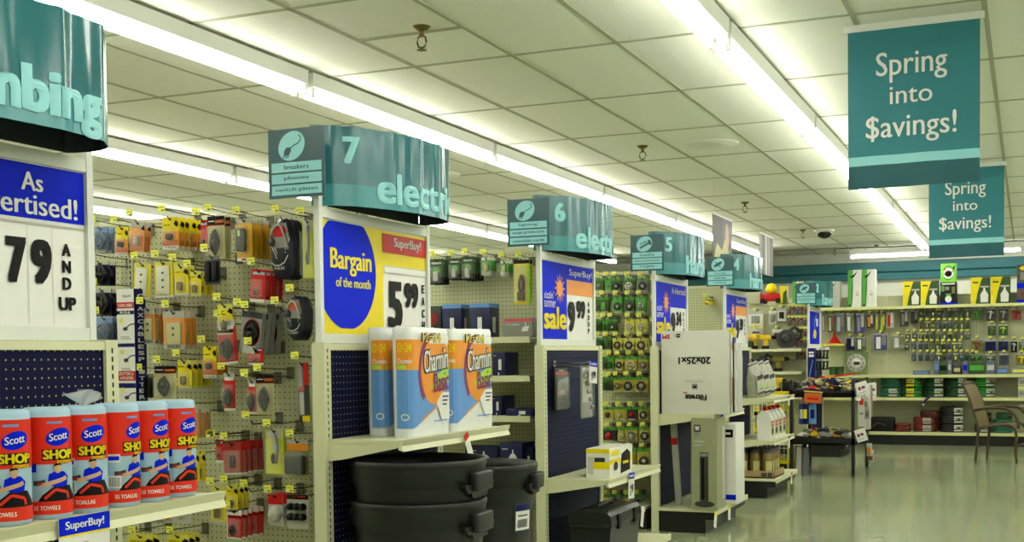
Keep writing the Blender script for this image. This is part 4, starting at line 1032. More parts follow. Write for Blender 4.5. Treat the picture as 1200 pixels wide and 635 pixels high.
def k_strip(W, H):
    def d(P, W, H): P.rect(0, H*.55, W*.45, H, GREY, 1); P.rect(W*.55, H*.62, W, H, RED, 1); P.rect(W*.1, H*.52, W*.6, H*.60, RED, 1.4); P.rect(W*.1, H*.12, W*.5, H*.5, LGREY, 1.2); P.rect(W*.3, 0, W, H*.1, YEL, 1.3)
    o = card_base(W, H, DGREY, d); bubble(o, W, H, .1, .1, .6, .9, .015); return o
def k_black(W, H):
    o = card_base(W, H, DGREY, lambda P, W, H: (P.rect(0, H*.85, W, H, GREY, 1),)); lump(o, W, H, .08, .1, .42, .8, .018, BLACK, 'handset_cord', .008); lump(o, W, H, .55, .1, .9, .8, .018, BLACK, 'handset_cord', .008); return o
def k_clear(W, H):
    def d(P, W, H): P.rect(0, H*.86, W, H, LGREY, 1)
    o = card_base(W, H, M('frosted_amber_card', (.74, .50, .18), .35), d); bubble(o, W, H, .05, .05, .95, .9, .02); return o
def k_white(W, H):
    o = card_base(W, H, LGREY, lambda P, W, H: (P.rect(0, H*.9, W, H, GREY, 1),)); coil_part(o, W, H, .3, .3, .7, .6, BEIGE, r=.003, loops=2); bubble(o, W, H, .05, .05, .95, .9, .02); return o
def k_redblack(W, H):
    def d(P, W, H): P.rect(0, H*.82, W, H, WHITE, 1); P.rect(0, H*.74, W, H*.78, INK, 1); P.rect(0, 0, W, H*.05, WHITE, 1); P.rect(0, 0, W*.06, H, WHITE, 1.3)
    o = card_base(W, H, RED, d); coil_part(o, W, H, .3, .12, .7, .5, r=.004, loops=3); bubble(o, W, H, .1, .06, .95, .7, .018); return o

YB7 = YI[7]+EW/2-.021; G7 = 'electrical packs on the long pegboard'
S7 = [  # description, short, px box, n, builder, tilt
 ('blue coiled cord clamshell in the top row by the left post', 'the blue cord clamshells, top row', (110, 267, 127, 296), 2, k_bluecord, 0),
 ('narrow yellow adapter blister pack, top row second hook', 'the narrow yellow adapter packs', (136.5, 266, 151, 299), 2, k_adapter, .06),
 ('orange clear blister pack with grey splitter, top row', 'the orange splitter packs, top row', (154, 260, 171, 294), 2, k_yellowclear, .1),
 ('yellow orange PHILIPS adapter blister pack in the top row', 'the yellow PHILIPS adapter packs', (190, 255, 209.5, 291), 5, k_adapter, 0),
 ('red backed small cord pack beside the beige cable pack', 'the red cord packs, top row', (235, 258, 244, 295), 2, k_redcard, 0),
 ('beige cable pack with black header in the top row', 'the beige cable packs, top row', (243, 254, 264, 303), 2, k_cable, 0),
 ('amber pack holding a black remote in the top row', 'the amber remote packs', (277, 257, 296, 305.5), 4, k_carcharger, 0),
 ('large red and navy PHILIPS headset clamshell, top row right', 'the large headset clamshells', (317, 256, 348, 327), 3, k_headset, 0),
 ('acid yellow clamshell partly behind the white sign post', 'the acid yellow clamshells by the post', (354, 258, 368, 326), 1, k_yellowclam, 0),
 ('dark navy cord pack in the second row by the left post', 'the navy cord packs, second row', (108, 307, 128, 334), 2, k_darkcord, 0),
 ('yellow pack with tilted almond wall plate, second row', 'the tilted wall plate packs', (158, 309, 178, 350), 1, k_plate, .1),
 ('yellow pack with upright almond wall plate, second row', 'the upright wall plate packs', (181, 307, 203, 348), 2, k_plate, 0),
 ('yellow fitting pack right of the wall plates, second row', 'the yellow fitting packs, second row', (204, 311, 221, 346), 2, k_yellow, 0),
 ('small yellow fitting pack with dark knob, second row', 'the small knob packs', (223, 318, 236, 347), 3, k_yellow, 0),
 ('grey pack of two black handset cords, second row', 'the black handset cord packs', (240, 300, 258, 333), 1, k_black, 0),
 ('red phone accessory card hanging tilted, second row right', 'the red accessory cards, second row', (295, 316, 313, 354), 4, k_redcard, .1),
 ('round navy cable pack in the third row by left post', 'the round navy cable packs', (110, 339, 131, 370), 2, k_darkcord, 0),
 ('blue grey cord pack at lower left behind coax sign', 'the lower blue grey cord packs', (113, 372, 133, 406), 2, k_bluecord, 0),
 ('orange PHILIPS wall plate pack right of the coax sign', 'the left orange wall plate packs', (167, 361, 182, 403), 4, k_platepack, 0),
 ('wide orange PHILIPS wall plate pack, third row', 'the wide orange wall plate packs', (191, 365, 217, 409), 3, k_platepack, 0),
 ('yellow card behind the red phone cord pack', 'the yellow cards behind the red pack', (255, 357, 273, 392), 1, k_yellow, 0),
 ('red pack with coiled black phone cord, third row middle', 'the red coiled phone cord packs', (254, 376, 276, 427), 1, k_redphone, -.08),
 ('silver grey cable box with round black window', 'the silver grey cable boxes', (284, 366, 309, 414), 4, k_greybox, .14),
 ('orange and navy PHILIPS headset clamshell in the third row', 'the orange navy headset clamshells', (337, 347, 361, 399), 2, k_headset_orange, 0),
 ('dark red card peeking below the silver cable boxes', 'the dark red cards', (291, 408, 309, 427), 1, k_redcard, 0),
 ('beige cable pack with black header above the shop towels', 'the beige cable packs above towels', (181, 429, 207, 468), 1, k_cable, 0),
 ('black handset pack left of lower beige cable pack', 'the black handset pack above towels', (166, 438, 180, 466), 1, k_black, 0),
 ('yellow pack with white sticker above the shop towels', 'the yellow stickered packs', (208, 422, 225, 456), 4, k_yellow, 0),
 ('tall yellow adapter pack, fourth row middle', 'the tall yellow adapter packs', (238, 406, 254, 443), 3, k_adapter, 0),
 ('slim red phone cord pack, fifth row left', 'the slim red phone cord pack', (262, 437, 276, 481), 1, k_redphone, 0),
 ('slim red cord pack touching the black cable pack', 'the second slim red cord pack', (291, 445, 301, 485), 1, k_redphone, 0),
 ('beige pack with tangled black cable, fifth row', 'the tangled cable pack', (300, 439, 322, 486), 1, k_cable, 0),
 ('tall grey and red strip pack beside the cream upright', 'the tall strip packs', (348, 425, 362, 494), 1, k_strip, -.03),
 ('frosted orange pack just right of the shop towels', 'the frosted orange packs', (221, 479, 234, 513), 3, k_clear, 0),
 ('yellow fitting pack right of the last shop towel roll', 'the yellow fitting packs by towels', (222, 528, 234, 567), 2, k_yellow, 0),
 ('deep red plug card in the thick row of red cards', 'the thick row of red plug cards', (261, 518, 283, 556), 6, k_redmulti, -.04),
 ('small chrome and red card behind the red plug cards', 'the small chrome and red card', (253, 515, 262, 542), 1, k_redcard, 0),
 ('acid yellow clamshell with crimping tool in the sixth row', 'the acid yellow crimping clamshells', (311, 503, 333, 556), 2, k_yellowclam, 0),
 ('orange topped power strip pack beside the cream upright', 'the power strip packs', (336, 515, 362, 561), 1, k_orangebox, 0),
 ('yellow bottle shaped pack in the seventh row, front group', 'the front yellow packs, seventh row', (247, 570, 265, 614), 1, k_yellow, 0),
 ('yellow bottle shaped pack in the seventh row, rear group', 'the rear yellow packs, seventh row', (265, 568, 279, 600), 3, k_yellow, 0),
 ('red topped card with grey half disc, seventh row', 'the grey disc packs', (314, 579, 332, 616), 3, k_disc, 0),
 ('pack of black outlet cubes beside the cream upright', 'the black outlet cube pack', (336, 579, 362, 620), 1, k_adapt6, 0),
 ('white edged red cord card in the lowest row', 'the white edged red cards', (266, 597, 284, 632), 5, k_redblack, .03),
 ('pale grey cord pack under the towel shelf', 'the pale grey cord pack', (201, 595, 224, 614), 1, k_white, 0),
 ('orange and white PHILIPS pack under the towel shelf', 'the orange pack under the towel shelf', (172, 585, 199, 613), 2, k_platepack, 0),
 ('yellow pack at the bottom left under the towel shelf', 'the bottom left yellow packs', (150, 626, 180, 660), 2, k_yellow, 0),
 ('yellow pack at the bottom beneath the pale grey pack', 'the bottom yellow packs', (196, 626, 222, 660), 3, k_yellow, 0),
]
for d_, s_, im, n, kb, ti in S7: stack(d_, s_, im, n, kb, YB7, .25, G7, tilt=ti)
for (px, py, nm) in ((288, 486, 'in the empty fifth row'), (286, 566, 'under the red plug cards'), (322, 352, 'above the silver cable boxes'), (246, 509, 'bare, right of the frosted packs'), (130, 618, 'at the far bottom left'), (278, 354, 'bare above the coiled cord pack')):
    p = atY(px, py, YB7-.25); peg_hook(f'empty wire peg hook {nm}', p.x, p.z-.008, YB7, .25, 'peg hooks with yellow tickets')

# coax cable header sign: white picture strip with a navy side
a, b = atY(136.5, 339, YB7-.26), atY(160, 480, YB7-.26)
m = MB(); W, H = b.x-a.x, a.z-b.z; m.box(0, 0, 0, W, .075, H, DBLUE); P = Pr(m, flat((0, 0, 0), (1, 0, 0), (0, 0, 1), (0, -1, 0)))
P.rect(0, 0, W, H, WHITE, 1); P.text('PHILIPS', W*.35, H*.93, W*.85, H*.95, DBLUE, 2, .03)
P.rect(0, H*.84, W, H*.89, RED, 2); P.text('COAX CABLE', W*.08, H*.852, W*.92, H*.878, WHITE, 3, .04)
P.rect(0, H*.79, W, H*.82, DBLUE, 2); P.text('RG6', W*.2, H*.795, W*.8, H*.815, WHITE, 3, .04); P.rect(0, H*.52, W, H*.55, DBLUE, 2)
P.rect(0, H*.24, W, H*.32, RED, 2); P.text('SPLITTERS &', W*.06, H*.285, W*.9, H*.31, WHITE, 3, .04); P.text('AMPLIFIERS', W*.1, H*.25, W*.9, H*.275, WHITE, 3, .04); P.rect(0, H*.18, W, H*.22, DBLUE, 2)
for v in (.68, .42, .11):
    P.ell(W*.25, H*(v+.06), W*.12, H*.02, YELL, 2); P.line([(W, H*(v+.03)), (W*.75, H*(v+.025)), (W*.55, H*v)], W*.05, INK, 2); P.ell(W*.48, H*(v-.01), W*.14, H*.016, DGREY, 3); P.rect(W*.2, H*(v-.08), W*.7, H*(v-.074), GREY, 2); P.rect(W*.2, H*(v-.095), W*.8, H*(v-.089), GREY, 2)
P = Pr(m, flat((W, 0, 0), (0, 1, 0), (0, 0, 1), (1, 0, 0)))
for i, c_ in enumerate('COAXCABLESPLITTERS'): P.text(c_, .02, H*(.925-.0525*i), .058, H*(.925-.0525*i)+H*.034, WHITE, 1, .05)
o = m.obj('coax_header_sign', loc=(a.x, YB7-.26, b.z)); tag(o, 'tall white and navy coax cable splitters sign standing off the pegboard', 'sign')

# ---------------------------------------------------------------- gondola 6 (lighting)
YB6 = YI[6]+EW/2-.021; G6 = 'lighting packs on the six gondola'
def k_green(W, H):
    def d(P, W, H): P.rect(0, 0, W, H*.28, INK, 1); P.ell(W*.5, H*.5, W*.25, H*.18, GREEN, 1.5); P.rect(W*.15, H*.8, W*.85, H*.88, LGREY, 1.5)
    o = card_base(W, H, DGREEN, d); lump(o, W, H, .32, .12, .68, .5, .02, LGREY, 'bulb_fitting', .008); bubble(o, W, H, .1, .06, .9, .7, .026); return o
def k_greenwhite(W, H):
    o = card_base(W, H, GREEN, lambda P, W, H: (P.rect(0, 0, W, H*.25, LGREY, 1), P.rect(0, H*.85, W, H, WHITE, 1))); lump(o, W, H, .3, .2, .7, .7, .018, BEIGE, 'bulb_fitting', .008); bubble(o, W, H, .08, .08, .92, .8, .026); return o
def k_chain(W, H):
    def d(P, W, H): P.rect(0, H*.92, W, H, INK, 1); P.rect(W*.02, H*.05, W*.98, H*.9, YELL, 1); P.rect(W*.85, 0, W, H*.9, LIME, 1.5)
    o = card_base(W, H, YEL, d); m = MB()
    for k in range(3): m.tube([(W*.02+W*(.16-.04*k)*math.cos(t_*PI/6), -.012-.003*k, -H*.56+H*.22*math.sin(t_*PI/6)*(1-.1*k)) for t_ in range(12)], .006, BROWN, 5, True)
    m.box(-W*.25, -.02, -H*.92, W*.2, -.002, -H*.72, BROWN, .005); m.obj('cord', o); bubble(o, W, H, .05, .05, .85, .88, .03); return o
for d_, s_, im, n, kb in [
 ('dark green fixture pack beside the white sign post', 'the green fixture packs by the post', (503, 304, 520, 333), 3, k_green),
 ('dark green bulb card, second hook of the lighting board', 'the second hook of green cards', (525.5, 303, 540, 328), 2, k_green),
 ('dark green bulb card with white picture, third hook', 'the third hook of green cards', (541, 301, 556, 328), 4, k_green),
 ('pale green fitting card in the lighting row', 'the pale green fitting cards', (564, 302, 576, 322), 3, k_greenwhite),
 ('last small pale green card before the brown cord', 'the last small green cards', (586.5, 306, 596, 323), 3, k_greenwhite),
 ('tall yellow pack with brown extension cord', 'the tall brown cord packs', (602, 305, 621, 356), 2, k_chain)]:
    stack(d_, s_, im, n, kb, YB6, .22, G6, front=.05)
def carton(name, label, x0, y, z, W, D, H, mat, draw=None, side=None, cat='box', group=None):
    m = MB(); m.box(0, 0, 0, W, D, H, mat, .0015)
    if draw: draw(Pr(m, flat((0, -.0003, 0), (1, 0, 0), (0, 0, 1), (0, -1, 0))), W, H)
    if side: side(Pr(m, flat((W+.0003, 0, 0), (0, 1, 0), (0, 0, 1), (1, 0, 0))), D, H)
    o = m.obj(name, loc=(x0, y, z)); tag(o, label, cat, group); return o
NAVYBOX = M('navy_carton', (.05, .08, .28), .35)
def d_lamp(P, W, H): P.rect(0, H*.88, W, H, SKYB, 1); P.rect(W*.08, H*.02, W*.35, H*.7, M('photo_dusk', (.16, .20, .36), .35), 1); P.rect(W*.4, H*.1, W*.62, H*.6, WHITE, 2); P.rect(W*.44, H*.6, W*.58, H*.74, DGREY, 2)
def s_lamp(P, W, H): P.rect(0, H*.88, W, H, SKYB, 1); P.rect(W*.3, H*.15, W*.6, H*.6, LGREY, 1)
def d_lant(P, W, H):
    P.rect(W*.08, H*.78+(H*.86-(H*.78))*.3, W*.35, H*.86-(H*.86-(H*.78))*.3, LGREY, 1)
    P.poly([(W*.35, H*.5), (W*.5, H*.68), (W*.68, H*.68), (W*.83, H*.5)], WHITE, 2); P.poly([(W*.42, H*.15), (W*.38, H*.5), (W*.8, H*.5), (W*.76, H*.15)], BEIGE, 2); P.rect(W*.56, H*.68, W*.62, H*.8, WHITE, 2)
def d_jar(P, W, H): P.rect(W*.08, H*.82+(H*.9-(H*.82))*.3, W*.3, H*.9-(H*.9-(H*.82))*.3, LGREY, 1); P.rect(W*.48, H*.25, W*.72, H*.7, WHITE, 2); P.rect(W*.52, H*.7, W*.68, H*.86, DGREY, 2); P.rect(W*.44, H*.03, W*.54, H*.14, WHITE, 2)
def shelf_box(label, img, zs, mat, draw, D=.14, side=None, setback=.02, yb=None, dep=.33):
    Y = (yb or YB6)-.012-dep+setback; a, b = atY(img[0], img[1], Y), atY(img[2], img[3], Y)
    return carton('lighting_carton', label, a.x, Y, zs+.0005, b.x-a.x, D, a.z-zs, mat, draw, side, group='lighting cartons')
shelf_box('dark carton with red picture left of the blue lamp boxes', (497, 359, 517, 400), 1.415, DGREY, lambda P, W, H: (P.ell(W*.5, H*.6, W*.35, H*.2, DRED, 1), P.rect(0, H*.05, W, H*.15, GREY, 1)))
shelf_box('blue lamp carton, left one of the upper pair', (518, 357, 541, 400), 1.415, NAVYBOX, d_lamp, .12, s_lamp)
shelf_box('blue lamp carton, right one of the upper pair', (550, 356, 574, 400), 1.415, NAVYBOX, d_lamp, .14, s_lamp)
shelf_box('grey track lighting carton with pink top band', (590, 374, 624, 400), 1.415, GREY, lambda P, W, H: (P.rect(0, H*.85, W, H, M('pink_print', (.80, .25, .35), .4), 1), P.text('Track Lighting', W*.08, H*.62, W*.55, H*.74, WHITE, 2, .02), P.poly([(W*.62, H*.3), (W*.68, H*.55), (W*.9, H*.6), (W*.84, H*.3)], WHITE, 2), P.line([(W*.78, H*.5), (W*.76, H*.8)], W*.03, WHITE, 2)), .12)
shelf_box('narrow navy lamp carton on the second shelf', (577, 413, 592, 447), 1.19, NAVYBOX, d_jar, .2)
shelf_box('narrow navy lamp carton on the third shelf', (576, 464, 588, 498), .955, NAVYBOX, d_jar, .2, None, .08)
shelf_box('navy carton picturing a white jar lantern, third shelf', (593, 479, 625, 505), .955, NAVYBOX, d_jar, .2)
shelf_box('navy carton picturing a cream coach lantern, lowest shelf', (586, 519, 612, 570), .60, NAVYBOX, d_lant, .2)
shelf_box('navy lantern carton at the back left of the lowest shelf', (545, 522, 583, 570), .60, NAVYBOX, d_lant, .1, None, .15)
shelf_box('dark navy carton right of the coach lantern carton', (613, 524, 624, 570), .60, NAVYBOX, d_jar, .1, None, .1)

# ---------------------------------------------------------------- gondola 5 (plumbing fittings in a dense grid)
YB5 = YI[5]+EW/2-.021; G5 = 'fitting packs in the dense peg grid'
def k_fit(W, H, base, ring, rc):
    m = MB(); m.box(-W/2, 0, -H, W/2, .003, 0, base); P = Pr(m, flat((-W/2, -.0004, -H), (1, 0, 0), (0, 0, 1), (0, -1, 0)))
    P.rect(0, H*.82, W, H, YELL if base in (BEIGE, YELL) else GREEN, 1); P.rect(W*.1, 0, W*.9, H*.08, LGREY, 1)
    if ring == 'ring':
        pts = [(W*.30*math.cos(i*PI/7), -.008, -H*.60+W*.30*math.sin(i*PI/7)) for i in range(14)]; m.tube(pts, .009, rc, 6, True)
        m.lathe([(W*.17, -.004), (W*.15, -.012), (0, -.012)], LGREY, (0, 0, -H*.60), 12, 'y')
    elif ring == 'lump': m.box(-W*.28, -.02, -H*.85, W*.25, -.001, -H*.35, rc, .008)
    else: m.lathe([(W*.2, -.002), (W*.26, -.012), (W*.1, -.03), (0, -.03)], rc, (0, 0, -H*.6), 10, 'y')
    return m.obj('fitting_pack')
OLG = M('olive_green_card', (.26, .36, .14), .4); YOC = M('mustard_card', (.72, .66, .26), .4)
rows5 = [  # y top, y bottom, list of (x0, x1, base, ring, ringcolour)
 (326, 341, [(697, 707, OLG, 'x', GREY), (709, 716, GREEN, 'x', LGREY), (717, 727, OLG, 'ring', DGREY), (731, 743, OLG, 'ring', LGREY), (747, 759, GREY, 'ring', DGREY)]),
 (348, 366, [(697, 702, OLG, 'x', GREY), (703, 713, OLG, 'lump', GREEN), (718, 729, GREEN, 'ring', DGREY), (732, 743, OLG, 'ring', DGREY), (745, 756, GREEN, 'ring', CHROME)]),
 (374, 389, [(697, 704, OLG, 'lump', DGREEN), (706, 712, GREEN, 'lump', DGREEN), (713, 722, OLG, 'ring', DGREEN), (732, 743, YELL, 'ring', BEIGE), (745, 757, YELL, 'ring', BEIGE)]),
 (396, 410, [(697, 707, DGREEN, 'lump', DGREEN), (708, 716, OLG, 'lump', DGREEN), (718, 729, YELL, 'ring', BROWN), (731, 743, YELL, 'ring', DGREY), (745, 758, YELL, 'ring', BROWN)]),
 (418, 434, [(705, 712, OLG, 'lump', DGREEN), (712.5, 719, GREEN, 'lump', DGREEN), (721, 730, YOC, 'ring', DGREY), (732, 746, YOC, 'ring', BEIGE), (748, 759, YOC, 'ring', M('mauve_grey', (.45, .38, .38), .4))]),
 (442, 459, [(705, 712, OLG, 'lump', DGREEN), (713, 718, OLG, 'lump', DGREY), (719, 728, YOC, 'ring', OLIVE), (729, 743, YOC, 'ring', DGREY), (744, 759, YOC, 'ring', DGREY)]),
 (477, 492, [(706, 719, YOC, 'x', DGREY), (720, 733, YOC, 'x', BEIGE), (735, 746, DGREY, 'x', RED), (748, 760, YOC, 'ring', DGREY)]),
 (501, 517, [(706, 721, DGREY, 'x', RED), (724, 732, YOC, 'ring', BEIGE), (733, 747, YOC, 'ring', GREY), (749, 762, YOC, 'ring', DGREY)]),
 (525, 550, [(706, 716, OLG, 'lump', DGREEN), (719, 730, YOC, 'lump', OLIVE), (733, 744, YOC, 'lump', OLIVE), (747, 762, YOC, 'ring', DGREY)]),
 (580, 592, [(706, 716, LGREY, 'lump', YEL), (718, 727, GREY, 'lump', DGREY), (731, 741, LGREY, 'lump', YEL), (743, 753, GREY, 'lump', DGREY)]),
]
cn = lambda m_: {OLG: 'olive', GREEN: 'green', GREY: 'grey', YELL: 'pale yellow', DGREEN: 'dark green', YOC: 'mustard', DGREY: 'dark', LGREY: 'light grey'}[m_]
for ri, (yt, yb_, items) in enumerate(rows5):
    for ci, (x0, x1, bs, rg, rc) in enumerate(items):
        place = f'{ORD[ri]} row down, {ORD[ci]} along'
        stack(f'{cn(bs)} fitting pack, {place}', f'the {cn(bs)} fittings, {place}', (x0, yt, x1, yb_), 2, lambda W, H: k_fit(W, H, bs, rg, rc), YB5, .2, G5, name='fitting_pack', gap=.05)
    if ri < 9:
        x0, x1 = 763, 771
        stack(f'fitting pack half hidden by the cream upright, {ORD[ri]} row down', f'the half hidden pack, {ORD[ri]} row', (x0, yt+5, x1, yb_+7), 1, lambda W, H: k_fit(W, H, [OLG, YOC, RED][ri % 3] if ri % 3 < 2 else RED, 'x', [YEL, RED, GREY][ri % 3]), YB5, .12, G5, name='fitting_pack')
# ================================================================== aisle four board, far gondola two
YB4 = YI[4]+EW/2-.021
stack('small yellow pack alone on the board behind sign five', 'the lone yellow pack behind sign five', (824, 350, 832, 358), 4, k_yellow, YB4, .25, 'electrical packs on the long pegboard', gap=.05)
YB2 = YI[2]+EW/2-.021
GT = 'tools on the far gondola'
TOOLY = M('tool_yellow', (.85, .70, .06), .4); TOOLB = M('tool_dark_blue', (.12, .12, .26), .4)
def on(z, px, Y): p = atY(px, 400, Y); return p.x
def toy(label, x, y, z, c1, c2):
    t = thing('wheeled_toy', label, 'toy', (x, y, z))
    b = MB(); b.box(-.15, -.08, .03, .15, .08, .13, c1, .02); b.obj('toy_body', t); b = MB(); b.lathe([(.0, .13), (.06, .14), (.08, .19), (.05, .25), (0, .27)], c2, seg=14); b.obj('toy_cab', t)
    for sx in (-1, 1):
        for sy in (-1, 1): b = MB(); b.lathe([(.035, -.012), (.035, .012)], BLACK, (sx*.10, sy*.075, .035), 12, 'y'); b.obj('wheel', t)
toy('red and yellow toy sprinkler tractor on the far gondola top', on(0, 904, YB2), YB2+.02, GTOP+.0005, RED, YEL)
carton('pale_carton', 'pale beige carton on the far gondola top', on(0, 877, YB2), YB2-.08, GTOP+.0005, .17, .16, .17, M('pale_carton_mat', (.66, .66, .54), .5))
carton('yellow_bag_box', 'yellow and green seed box on the far gondola top', on(0, 915, YB2), YB2-.06, GTOP+.0005, .09, .12, .22, YEL, lambda P, W, H: P.poly([(W*.4, 0), (W*.5, H*.6), (W, H*.8), (W, 0)], DGREEN, 1))
# peg goods on gondola two
def k_plain(W, H, c, c2, c3=None):
    m = MB(); m.box(-W/2, 0, -H, W/2, .004, 0, c); P = Pr(m, flat((-W/2, -.0005, -H), (1, 0, 0), (0, 0, 1), (0, -1, 0)))
    P.rect(0, H*.8, W, H, c2, 1); m.box(-W*.28, -.02, -H*.8, W*.28, 0, -H*.3, c3 or DGREY, .008); return m.obj('tool_pack')
stack('wide card of four small tools at left of far gondola', 'the wide card of small tools', (877, 365, 894, 382), 1, lambda W, H: k_plain(W, H, WHITE, LGREY, GREY), YB2, .18, GT, name='tool_pack')
stack('wide card of chisels below the small tools card', 'the wide chisel card', (878, 383, 894, 392), 1, lambda W, H: k_plain(W, H, LGREY, YELL, CHROME), YB2, .18, GT, name='tool_pack')
stack('silver grey saw blade pack on the far gondola', 'the saw blade packs', (901, 364, 910, 380), 2, lambda W, H: k_plain(W, H, LGREY, WHITE, GREY), YB2, .18, GT, name='tool_pack')
stack('white drill bit pack with black bits, far gondola', 'the drill bit packs', (911, 361, 921, 376), 2, lambda W, H: k_plain(W, H, WHITE, LGREY, BLACK), YB2, .18, GT, name='tool_pack')
stack('pale blade disc pack behind the circular saw', 'the blade disc packs', (905, 386, 916, 400), 2, lambda W, H: k_plain(W, H, LGREY, WHITE, DGREY), YB2, .18, GT, name='tool_pack')
cols = [(M('brick_card', (.55, .25, .20), .4), 'brick red'), (GREY, 'grey'), (M('plum_card', (.36, .24, .34), .4), 'plum'), (OLIVE, 'olive')]
for ri, (yt, yb_) in enumerate(((361, 368), (374, 381), (387, 394), (400, 407), (414, 421))):
    for ci, px in enumerate((923.5, 928, 932.5, 937, 941.5, 945.5)):
        if ri >= 2 and ci < 2: continue
        c, nm = cols[(ri*2+ci) % 4]
        stack(f'tiny {nm} accessory pack on far gondola, {ORD[ri]} row, {ORD[ci]} along', f'tiny {nm} packs, {ORD[ri]} row, {ORD[ci]} along', (px, yt, px+3.6, yb_), 1, lambda W, H: k_plain(W, H, c, RED if ci % 2 else LGREY, GREY), YB2, .12, GT, name='tool_pack', hook=True)
# power tools on the shelves of gondola two
def cordless_drill(label, x, y, z, c, s=1.0, rz=0):
    t = thing('cordless_drill', label, 'power tool', (x, y, z), 'yellow power tools', rz=rz); t.scale = (s, s, s)
    b = MB(); b.box(-.05, -.035, 0, .05, .035, .045, BLACK, .006); b.obj('battery', t)
    b = MB(); b.prism([(-.035, .045), (.03, .045), (.035, .13), (-.02, .13)], -.02, .02, c, axis='y'); b.box(-.08, -.032, .125, .08, .032, .195, c, .012); b.obj('drill_body', t)
    b = MB(); b.lathe([(.026, .08), (.024, .12), (.012, .14)], BLACK, (0, 0, .16), 12, 'x'); b.lathe([(.004, .14), (.004, .19)], CHROME, (0, 0, .16), 8, 'x'); b.obj('chuck', t)
def circular_saw(label, x, y, z, c, s=1.0, rz=0):
    t = thing('circular_saw', label, 'power tool', (x, y, z), rz=rz); t.scale = (s, s, s)
    b = MB(); b.box(-.16, -.07, 0, .16, .07, .01, CHROME); b.obj('saw_shoe', t)
    b = MB(); b.lathe([(.105, -.03), (.11, -.02), (.11, .02), (.105, .03)], c, (0, 0, .105), 22, 'y'); b.obj('blade_guard', t)
    b = MB(); b.tube([(-.02, .0, .19), (-.08, 0, .24), (-.15, 0, .20), (-.16, 0, .13), (-.09, 0, .09)], .02, c, 8); b.obj('saw_handle', t)
    b = MB(); b.lathe([(.045, .03), (.048, .12), (.03, .13)], c, (.02, 0, .12), 14, 'y'); b.obj('motor', t)
    b = MB(); b.lathe([(.09, -.002), (.09, .002)], CHROME, (0, -.034, .09), 24, 'y'); b.obj('saw_blade', t)
SY = YB2-.20
circular_saw('large dark circular saw on the far gondola shelf', on(0, 922, SY), SY, 1.3608, DGREY, 1.15, 3.5)
cordless_drill('yellow cordless drill at the left of the far upper shelf', on(0, 883, SY), SY, 1.3608, TOOLY, 1.0, 2.6)
cordless_drill('yellow cordless drill beside the circular saw, far shelf', on(0, 897, SY), SY, 1.3608, TOOLY, .95, .2)
m = MB(); m.box(-.13, -.1, 0, .13, .1, .11, DGREY, .02); m.tube([(-.05, 0, .10), (-.05, 0, .14), (.05, 0, .14), (.05, 0, .10)], .01, DGREY, 6); o = m.obj('tool_case', loc=(on(0, 872, SY), SY, 1.3608)); tag(o, 'dark tool case at left end of the far upper shelf', 'tool case')
circular_saw('dark blue sander on the far second shelf', on(0, 893, SY), SY, 1.0708, TOOLB, .9, 2.9)
circular_saw('dark grinder at the left of the far second shelf', on(0, 878, SY), SY, 1.0708, BLACK, .8, 1.2)
cordless_drill('olive yellow jigsaw on the far second shelf', on(0, 912, SY), SY, 1.0708, M('olive_tool', (.50, .46, .08), .4), 1.0, .1)

# ================================================================== yellow framed wire rack
YR = 13.15
ra, rb = atY(878, 459, YR), atY(924, 540, YR)
t = thing('wire_display_rack', 'yellow framed white wire grid rack standing behind the jars endcap', 'display rack', (ra.x, YR, 0))
W = rb.x-ra.x; ZT = ra.z; Z0 = rb.z
for z, nm in ((ZT, 'rack_rim'), (Z0, 'rack_rim')):
    m = MB(); m.box(0, -.01, z-.03, W, .01, z+.005, YEL); m.box(0, .40, z-.03, W, .42, z+.005, YEL); m.box(W-.012, 0, z-.03, W, .41, z+.005, YEL); m.box(0, 0, z-.03, .012, .41, z+.005, YEL); m.obj(nm, t)
for x in (0, W-.012):
    for y in (-.008, .40): MB().box(x, y, 0 if y > 0 else 0, x+.014, y+.016, ZT, YELL).obj('rack_post', t)
g = MB()
n = 9
for i in range(1, n): g.tube([(W*i/n, 0, Z0), (W*i/n, 0, ZT-.03)], .0035, OFFW, 5)
for i in range(1, 11): g.tube([(0, 0, Z0+(ZT-Z0)*i/11), (W, 0, Z0+(ZT-Z0)*i/11)], .0035, OFFW, 5)
g.obj('wire_grid', t)
g = MB()
for i in range(1, 7): g.tube([(W, .41*i/7, Z0), (W, .41*i/7, ZT-.03)], .0035, OFFW, 5)
for i in range(1, 11): g.tube([(W, 0, Z0+(ZT-Z0)*i/11), (W, .41, Z0+(ZT-Z0)*i/11)], .0035, OFFW, 5)
g.obj('side_wire_grid', t)
for z in (ZT-.30, Z0+.22): MB().box(.014, .01, z, W-.014, .39, z+.008, OFFW).obj('rack_shelf', t)
MB().box(.014, .01, ZT-.012, W-.014, .39, ZT-.004, YELL).obj('rack_top', t)
m = MB(); m.box(0, 0, 0, W, .4, Z0-.035, KICK); m.obj('rack_base', t)
for i, px in enumerate((903, 911)):
    cordless_drill(f'yellow power drill, {["left", "right"][i]} one on top of the yellow wire rack', atY(px, 455, YR+.15).x, YR+.15, ZT+.0005, TOOLY, .75, .3-i*.4)
m = MB(); m.box(0, 0, 0, .16, .22, .11, BLACK, .01); o = m.obj('tool_case', loc=(atY(915, 455, YR).x, YR+.06, ZT+.0005)); tag(o, 'black tool case on the right of yellow wire rack top', 'tool case')
random.seed(5)
